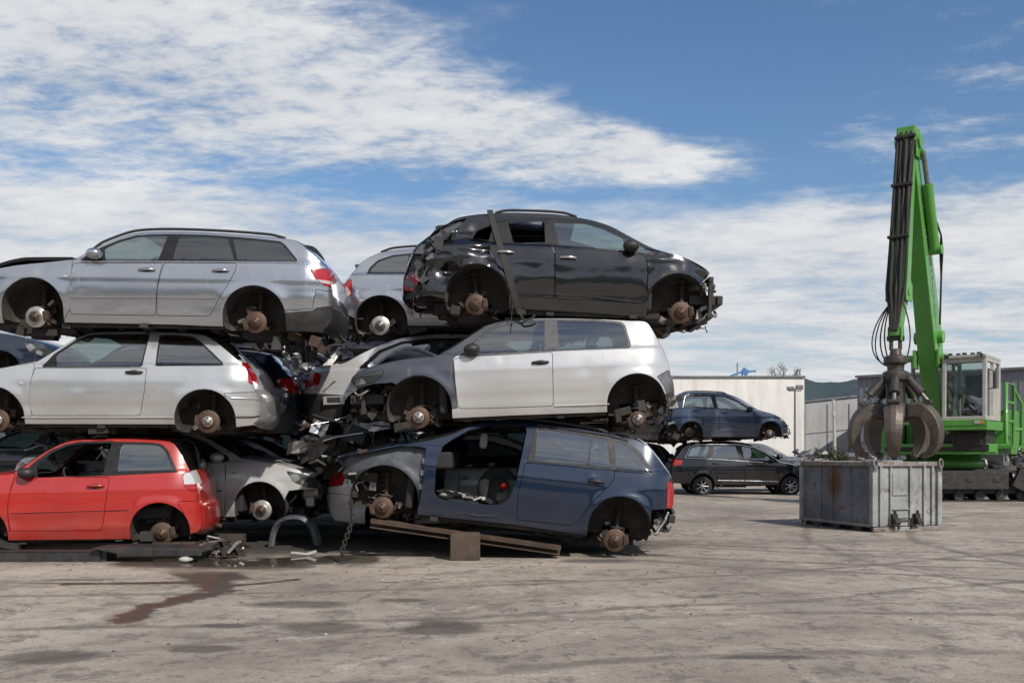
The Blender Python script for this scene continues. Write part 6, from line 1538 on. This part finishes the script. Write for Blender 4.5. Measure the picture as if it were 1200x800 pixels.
# maker's lettering runs up both flanks of the boom
for sx in (-1, 1):
    cu = bpy.data.curves.new('boom_text', 'FONT'); cu.body = 'SENNEBOGEN'; cu.size = .36; cu.extrude = .002; cu.align_x = 'CENTER'; cu.align_y = 'CENTER'
    to = bpy.data.objects.new('boom_text', cu); COL.objects.link(to); bpy.context.view_layer.update()
    me = bpy.data.meshes.new_from_object(to.evaluated_get(bpy.context.evaluated_depsgraph_get())); bpy.data.objects.remove(to)
    a_, b__ = Vector(BM), Vector((0, -3.1, 8.75)); t_ = (b__ - a_).normalized(); X_ = t_ * sx; Z_ = Vector((sx, 0, 0)); Yv = Z_.cross(X_)
    c_ = a_.lerp(b__, .36) + Vector((sx * (.4225 / 2 + .006), 0, 0)); tl_ = math.atan2(.049, 4.78)
    m4 = Matrix((X_, Yv, Z_)).transposed().to_4x4(); m4.translation = c_
    # follow the taper of the girder
    me.transform(m4)
    for v_ in me.vertices:
        s_ = (v_.co - a_).dot(t_) / (b__ - a_).length; v_.co.x = sx * ((.458 + (.36 - .458) * s_) / 2 + .006)
    me.materials.clear(); me.materials.append(plain('pale_blue_lettering', (.42, .50, .62), .6)); lo_ = bpy.data.objects.new('lettering', me); COL.objects.link(lo_); lo_.parent = boom
for sx in (-1, 1):
    cy_ = MB(); cy_.tube([(sx * .42, -1.05, 1.55), (sx * .40, -1.35, 3.0)], .11, 14); cy_.tube([(sx * .40, -1.35, 3.0), (sx * .36, -1.55, 3.75)], .055, 12, 1); cy_.tube([(sx * .25, -1.55, 3.75), (sx * .48, -1.55, 3.75)], .09, 12)
    cy_.build('lift_cylinder', [MG, M['steel']], ex)
ST0 = Vector((0, -3.22, 9.15)); ST1 = Vector((0, -4.00, 5.15)); ST2 = Vector((0, -4.24, 4.05))
s_ = MB(); bar(s_, ST0, ST1, .33, .34, .40, .52); bar(s_, ST1 + Vector((0, .02, .1)), ST2, .385, .48, .22, .26); s_.box((0, -3.2, 9.15), (.44, .5, .36))
for sx in (-1, 1): s_.box((sx * .235, -3.98, 5.15), (.03, .5, .45)); s_.box((sx * .15, -4.22, 4.12), (.035, .22, .35))
s_.tube([(-.27, *ST1[1:]), (.27, *ST1[1:])], .10, 14)
stick = s_.build('stick', MG, ex, bevel=.015)
hs_ = MB(); r = random.Random(5)
for k in range(6):
    x = -.19 + .076 * k; pts = []
    for t in [i / 14 for i in range(15)]:
        p = ST0.lerp(ST1, t); off = .19 + .10 * t
        pts.append((x + (.010 + .008 * (k % 3)) * sin(5 * t + 1.9 * k), p.y - off - .035 * sin(6 * t + 2.3 * k), p.z + .05))
    pts.append((x * .6, ST1.y - .30, ST1.z - .5)); pts.append((x * .4, ST2.y - .16, ST2.z + .15)); hs_.tube(pts, .038, 7, (0, 1, 0, 2, 0, 1)[k])
hs_.box((.0, -3.80, 7.15), (.43, .05, 3.7), Matrix.Rotation(-.192, 3, 'X'), 1)
hs_.build('hydraulic_hose', [M['rubber'], M['grime'], M['liner']], ex)
for t in (.02, .33, .66):
    cl_ = MB(); p = ST0.lerp(ST1, t); cl_.box((0, p.y - .24 - .10 * t, p.z), (.50, .11, .07)); cl_.build('hose_clamp', MK, ex, bevel=.01)
lo = MB()
for k in range(5):
    sx = -1 if k != 3 else 1; a = Vector((sx * .16, -4.10, 4.9)); w = (.12, .22, .34, .20, .42)[k]; pts = []
    for t in [i / 16 for i in range(17)]: pts.append((sx * (.14 + w * sin(pi * t)), -4.15 - .1 * sin(pi * t), 4.9 - 1.55 * t - (.10 + .09 * ((k * 7) % 5)) * sin(pi * t) * t))
    lo.tube(pts, .017, 6)
lo.build('loose_hose', M['rubber'], ex)
ac = MB(); ac.tube([(.33, -2.1, 6.45), (.33, -2.75, 8.0)], .13, 14); ac.tube([(.33, -2.75, 8.0), (.31, -3.05, 8.75)], .06, 10, 1); ac.tube([(.2, -2.1, 6.45), (.52, -2.1, 6.45)], .12, 12); ac.tube([(.33, -3.05, 8.75), (.15, -3.05, 8.75)], .08, 10)
ac.build('stick_cylinder', [MG, M['steel']], ex)
al2 = MB()
for k in range(3): al2.tube([(.42, -2.35 + .03 * k, 7.15), (.50, -2.15, 6.8), (.50 - .03 * k, -2.0, 6.4), (.44, -1.9, 5.8), (.33, -1.6, 4.6)], .025, 6)
al2.build('boom_hose', M['rubber'], ex)

# ------------------------------------------------------------------ claw grab hanging from the stick
bpy.context.view_layer.update()
tip = ex.matrix_basis @ Vector((0, -4.24, 4.05))
gr = empty('claw_grab', (tip.x, tip.y, 0), radians(-24)); tag(gr, 'rusty brown claw grab with open curved tines hanging from the green boom', 'grab')
MR = plain('worn_grab_steel', (.105, .090, .078), .5, .5, .4, 6, (.15, .115, .09), (.48, .7)); MRD = plain('greasy_dark_iron', (.055, .050, .044), .55, .4, .4, 8, (.11, .085, .065), (.5, .7))
q = MB(); q.lathe([(0, 3.78), (.12, 3.76), (.14, 3.62), (.27, 3.58), (.28, 3.42), (.20, 3.38), (.19, 3.25), (.30, 3.2), (.30, 3.02), (.22, 2.96), (.21, 2.4), (.30, 2.3), (.34, 2.12), (.28, 2.0), (0, 1.98)], (0, 0, 0), 'z', 24)
q.tube([(-.1, 0, 4.06), (-.1, 0, 3.74)], .05, 8); q.tube([(.1, 0, 4.06), (.1, 0, 3.74)], .05, 8); q.tube([(-.2, 0, 4.02), (.2, 0, 4.02)], .06, 10)
for k in range(5):
    a = 2 * pi * k / 5 - pi / 2; q.box((.30 * cos(a), .30 * sin(a), 3.02), (.14, .14, .16), Matrix.Rotation(a, 3, 'Z')); q.box((.34 * cos(a), .34 * sin(a), 2.2), (.22, .2, .26), Matrix.Rotation(a, 3, 'Z'))
q.build('grab_head', MRD, gr, bevel=.01)
inner = [(.34, 2.10), (.58, 2.12), (.80, 1.92), (.86, 1.64), (.80, 1.38), (.62, 1.17)]
outer = [(.36, 2.46), (.70, 2.46), (1.00, 2.18), (1.12, 1.78), (1.06, 1.42), (.84, 1.18), (.64, 1.13)]
for k in range(5):
    a = 2 * pi * k / 5 - pi / 2; R3 = Matrix.Rotation(a, 3, 'Z')
    I = catmull(inner, 5); O = catmull(outer, 5); n = 26
    def samp(P, t): s = t * (len(P) - 1); i = min(int(s), len(P) - 2); f = s - i; return Vector(P[i]).lerp(Vector(P[i + 1]), f)
    tn = MB(); V = []
    for i in range(n):
        t = i / (n - 1); pi_, po = samp(I, t), samp(O, t); w = .235 * (1 - .66 * t ** 1.8)
        wo = w * .72
        for (p, ww) in ((pi_, w), (pi_.lerp(po, .82), w), (po, wo * .35)):
            for s2 in (-1, 1): V.append(R3 @ Vector((p.x, s2 * ww, p.y)))
    f = []
    for i in range(n - 1):
        A_, B2 = i * 6, i * 6 + 6
        for (c, d_) in ((0, 2), (2, 4), (4, 5), (5, 3), (3, 1), (1, 0)): f.append((A_ + c, A_ + d_, B2 + d_, B2 + c))
    f += [(0, 1, 3, 5, 4, 2), tuple((n - 1) * 6 + z for z in (0, 2, 4, 5, 3, 1))]
    tn.add(V, f); tn.build('tine', MR, gr, bevel=.012)
    tp = MB(); c = R3 @ Vector((.67, 0, 1.20)); tp.box(c, (.16, .13, .14), R3 @ Matrix.Rotation(.7, 3, 'Y'), taper=.6); tp.build('tine_tip', MRD, gr, bevel=.015)
    cy = MB(); a0 = R3 @ Vector((.29, 0, 3.05)); a1 = R3 @ Vector((.78, 0, 2.46)); m_ = a0.lerp(a1, .66)
    cy.tube([a0, a0.lerp(m_, .93), m_], [.095, .115, .125], 12); cy.tube([m_, a1], .05, 10, 1); cy.tube([a1 + R3 @ Vector((0, -.12, 0)), a1 + R3 @ Vector((0, .12, 0))], .06, 10)
    cy.build('grab_cylinder', [MRD, M['steel']], gr)

# ------------------------------------------------------------------ buildings
def wall_mat(name, a, b_, streak, panels=None):
    m, nt, N, L, b = nodes_of(name); v = objco(nt); vz = objco(nt, (1.4, 1.4, .12))
    c = mixc(nt, ramp(nt, noise(nt, .55, 8, .65, v), [(.35, 0.), (.68, 1.)]), a, b_)
    c = mixc(nt, ramp(nt, noise(nt, 1.6, 8, .7, vz), [(.46, 0.), (.72, .55)]), c, streak)
    c = mixc(nt, ramp(nt, noise(nt, 9, 5, .7, v), [(.55, 0.), (.75, .3)]), c, streak)
    tc = N.new('ShaderNodeTexCoord'); sp = N.new('ShaderNodeSeparateXYZ'); L.new(tc.outputs['Object'], sp.inputs[0])
    lowd = math_n(nt, 'MULTIPLY', maprange(nt, sp.outputs[2], .1, 1.6, 1, 0), ramp(nt, noise(nt, 2.2, 6, .7, v), [(.35, 0.), (.65, .8)]))
    c = mixc(nt, lowd, c, [x * .45 for x in streak])
    L.new(c, b.inputs['Base Color']); b.inputs['Roughness'].default_value = .85
    bump(nt, b, noise(nt, 14, 5, .6, v), .25, .02)
    return m
MW = wall_mat('weathered_white_render', (.68, .665, .635), (.80, .785, .755), (.38, .35, .31)); MH = wall_mat('grey_cladding', (.33, .335, .335), (.42, .425, .425), (.19, .19, .19)); MH2 = wall_mat('blue_grey_cladding', (.17, .185, .215), (.215, .23, .26), (.13, .135, .15))
wb = empty('white_building', (10.0, 47, 0)); tag(wb, 'plain weathered white concrete building behind the far cars', 'building')
hz = 4.89; q = MB(); q.box((-.6, 5.0, hz / 2), (9.2, 10, hz)); q.build('wall', MW, wb)
q = MB(); q.box((-.6, -.02, hz + .03), (9.28, .14, .07)); q.box((3.98, 5, hz + .03), (.14, 9.9, .068)); q.build('parapet_cap', M['wing'], wb)
dq = MB(); dq.box((2.6, -.02, .55), (1.4, .06, 1.1)); dq.build('dark_doorway', M['grime'], wb)
# lamp post in front of it
p = at(931.5, 0, 44); lp = empty('lamp_post', (p.x, 44, 0)); tag(lp, 'thin grey lamp post with a small double lamp before the white building', 'lamp post')
z1 = at(0, 455, 44).z; q = MB(); q.tube([(0, 0, 0), (0, 0, z1)], [.06, .04], 8); q.build('post', M['wing'], lp)
q = MB(); q.box((-.2, 0, z1), (.3, .2, .16)); q.box((.2, 0, z1 + .05), (.3, .2, .2)); q.tube([(-.3, 0, z1 - .1), (.3, 0, z1 - .1)], .025, 6); q.build('lamp_head', M['wing'], lp, bevel=.02)
# small blue jib on the roof
p = at(864, 0, 50); jb = empty('roof_hoist', (p.x, 50, hz)); tag(jb, 'small blue hoist arm and mast on the roof of the white building', 'hoist')
MBl = plain('hoist_blue', (.05, .16, .34), .5, 0, .2, 6); q = MB(); q.tube([(0, 0, 0), (0, 0, at(0, 425, 50).z - hz)], .035, 6); q.build('mast', M['wing'], jb)
q = MB(); zz = lambda y: at(0, y, 50).z - hz; xx = lambda x: at(x, 0, 50).x - p.x
q.tube([(xx(855), 0, zz(441)), (xx(868), 0, zz(436)), (xx(886), 0, zz(434.5))], .05, 8); q.box((xx(873), 0, zz(435.5)), (.34, .2, .3), Matrix.Rotation(.6, 3, 'Y')); q.tube([(xx(869), 0, zz(443)), (xx(870), 0, zz(436))], .04, 6); q.build('jib_arm', MBl, jb)
# grey hall: low wing and the taller block
hl_ = empty('low_grey_hall', (14.15, 47.6, 0)); tag(hl_, 'low pale grey panelled hall beside the white building', 'building')
hw_ = 3.2; q = MB(); q.prism([(0, 0), (hw_, 0), (hw_, 4.06), (0, 3.72)], 0, 6, 'y'); q.build('wall', MH, hl_)
q = MB(); sl_ = math.atan2(.34, hw_); Rq = Matrix.Rotation(-sl_, 3, 'Y')
q.box((hw_ / 2, .02, 3.93), (hw_ + .1, .2, .08), Rq)
for z in (2.35, .95): q.box((hw_ / 2, -.006, z), (hw_, .03, .045), Rq)
for x in (.05, 1.15, 2.2): q.box((x, -.012, 1.85), (.05, .05, 3.6))
q.build('panel_joint', M['wing'], hl_)
for x in (.6, 1.7):
    q = MB(); q.box((x, -.02, .55), (.85, .04, .6)); q.build('low_window', M['int'], hl_)
dx_, dy_ = 9.0, -7.6; ang = math.atan2(dy_, dx_); ht = empty('tall_grey_hall', (14.85, 42.2, 0), ang); tag(ht, 'taller blue-grey metal clad hall behind the green handler', 'building')
q = MB(); q.box((7.5, 5, 2.25), (15, 10, 4.5)); q.build('wall', MH2, ht)
q = MB(); q.box((7.5, -.03, 4.54), (15.1, .2, .10)); q.box((7.5, -.01, 2.6), (15, .05, .05)); q.box((7.5, -.01, 1.75), (15, .05, .04)); q.build('eaves_trim', M['wing'], ht)
q = MB()
for k in range(60): q.box((.12 + k * .25, -.008, 2.22), (.035, .03, 4.44))
q.build('cladding_ribs', MH2, ht)
q = MB(); q.box((10.5, -.02, .75), (7.5, .06, 1.5)); q.build('open_bay', M['int'], ht)
# pale mast
p = at(978.5, 0, 36); ms = MB(); zt = at(0, 468, 36).z; ms.tube([(0, 0, 0), (-.02, 0, zt * .6), (-.05, 0, zt)], [.07, .06, .035], 8); ms.box((-.04, 0, zt * .84), (.12, .12, .16)); ms.box((-.05, 0, zt - .08), (.08, .08, .14))
o = ms.build('pale_mast', M['pad']); o.location = (p.x, 36, 0); tag(o, 'thin white pole standing between the scrap and the low grey hall', 'pole')

# ------------------------------------------------------------------ scrap beyond the skip
def heap(x0, x1, y0, y1, h, n, seed, mats, label, name='scrap_heap'):
    r = random.Random(seed); b = MB()
    for k in range(n):
        x = r.uniform(x0, x1); y = r.uniform(y0, y1); e = min(1, 4 * min(x - x0, x1 - x) / (x1 - x0) + .35); z = r.uniform(0, h * e)
        if r.random() < .7: b.box((x, y, max(.05, z)), [r.uniform(.08, .7), r.uniform(.08, .6), r.uniform(.03, .3)], Matrix.Rotation(r.gauss(0, .5), 3, 'Y') @ Matrix.Rotation(r.uniform(0, 3), 3, 'Z') @ Matrix.Rotation(r.gauss(0, .4), 3, 'X'), r.randrange(len(mats)), r.uniform(.5, 1))
        else:
            a = Vector((x, y, max(.05, z))); b.tube([a, a + Vector((r.uniform(-.6, .6), r.uniform(-.3, .3), r.uniform(-.1, .35))), a + Vector((r.uniform(-.8, .8), r.uniform(-.3, .3), r.uniform(-.2, .4)))], r.uniform(.015, .06), 6, r.randrange(len(mats)))
    return thing(name, b, mats, label, 'scrap', ((x0 + x1) / 2, (y0 + y1) / 2, 0), kind='stuff')
hm = [M['plastic'], M['grime'], M['steel'], M['pad'], M['rust'], M['wing']]
heap(10.6, 14.3, 36.5, 39, 1.2, 360, 81, hm, 'low heap of car scrap beyond the grey skip, below the pale hall')
heap(12.6, 17.5, 29.5, 32.5, 1.6, 300, 82, hm, 'heap of dark car scrap behind the crawler tracks on the right')
heap(7.5, 10.6, 38, 40, 1.0, 140, 83, hm, 'low line of scrap behind the far black estate')
# loose grit and fragments swept over the concrete
r = random.Random(404); b = MB()
for k in range(300):
    Y = 6.2 + 11 * r.random() ** 1.3; px = r.uniform(-10, 1210); p = at(px, 0, Y)
    if px < 800 and Y > 11.2: Y = r.uniform(10.2, 11.2); p = at(px, 0, Y)
    s_ = r.choice((.003, .004, .006, .011)); b.box((p.x, Y, s_ * .3), (s_ * r.uniform(.8, 2.4), s_ * r.uniform(.8, 2), s_ * .7), Matrix.Rotation(r.uniform(0, 3), 3, 'Z') @ Matrix.Rotation(r.gauss(0, .3), 3, 'X'), r.choice((0, 1, 1, 1, 1, 2)), .6)
thing('grit', b, [M['grime'], M['liner'], M['pad']], 'small dark and pale fragments scattered over the concrete yard', 'debris', (0, 10, 0), kind='stuff')
# ------------------------------------------------------------------ bush and roof-top tree
ML, nt2, N2, L2, bb = nodes_of('dusty_leaves'); L2.new(mixc(nt2, ramp(nt2, noise(nt2, 3, 4, .6, objco(nt2)), [(.3, 0.), (.7, 1.)]), (.030, .042, .020), (.075, .085, .045)), bb.inputs['Base Color']); bb.inputs['Roughness'].default_value = .8
MLP = plain('pale_blossom_leaves', (.28, .27, .24), .85, 0, .3, 4, (.12, .12, .09), (.45, .65))
def foliage(root, clumps, n, size, mat, seed):
    r = random.Random(seed); b = MB()
    for (cx, cy, cz, rx, rz) in clumps:
        for k in range(n):
            d = Vector((r.gauss(0, 1), r.gauss(0, 1), r.gauss(0, 1))).normalized() * (r.random() ** .45); c = Vector((cx + d.x * rx, cy + d.y * rx, cz + d.z * rz))
            a = Vector((r.gauss(0, 1), r.gauss(0, 1), r.gauss(0, 1))).normalized(); t = a.orthogonal().normalized(); s_ = size * r.uniform(.6, 1.3)
            b.add([c - t * s_, c + a.cross(t) * s_ * .5, c + t * s_, c - a.cross(t) * s_ * .5], [(0, 1, 2, 3)])
    return b.build('crown', mat, root, fix=False)
p = at(980, 0, 35); bu = empty('bush', (p.x, 35, 0)); tag(bu, 'dark round bush at the foot of the thin white pole', 'bush')
q = MB(); q.tube([(0, 0, 0), (.03, 0, .5), (.1, .05, .9)], [.05, .04, .02], 6); q.tube([(0, 0, .3), (-.2, 0, .9)], [.03, .015], 6); q.build('trunk', M['wood'], bu)
foliage(bu, [(0, 0, 1.2, .34, .32), (.22, .1, 1.05, .28, .3), (-.22, 0, 1.05, .26, .3), (.05, 0, .8, .36, .4)], 260, .05, ML, 3)
p = at(923, 0, 60); tr = empty('bare_tree', (p.x, 60, 0)); tag(tr, 'pale thin-leaved tree showing above the roof of the white building', 'tree')
q = MB(); zt = at(0, 430, 60).z; q.tube([(0, 0, 0), (.1, 0, 3), (0, 0, zt * .8)], [.16, .12, .05], 8)
rt = random.Random(9); tips = []
for k in range(16):
    z0 = zt * rt.uniform(.55, .8); a = rt.uniform(0, 6.28); e = Vector((rt.uniform(.5, 1.2) * cos(a), rt.uniform(.5, 1.2) * sin(a), zt * rt.uniform(.90, 1.02))); q.tube([(0, 0, z0), (e.x * .5, e.y * .5, (z0 + e.z) / 2 + .1), e], [.05, .03, .012], 5); tips.append(e)
q.build('trunk', M['wood'], tr)
foliage(tr, [(e.x, e.y, e.z - .1, .3, .28) for e in tips], 46, .055, MLP, 5)
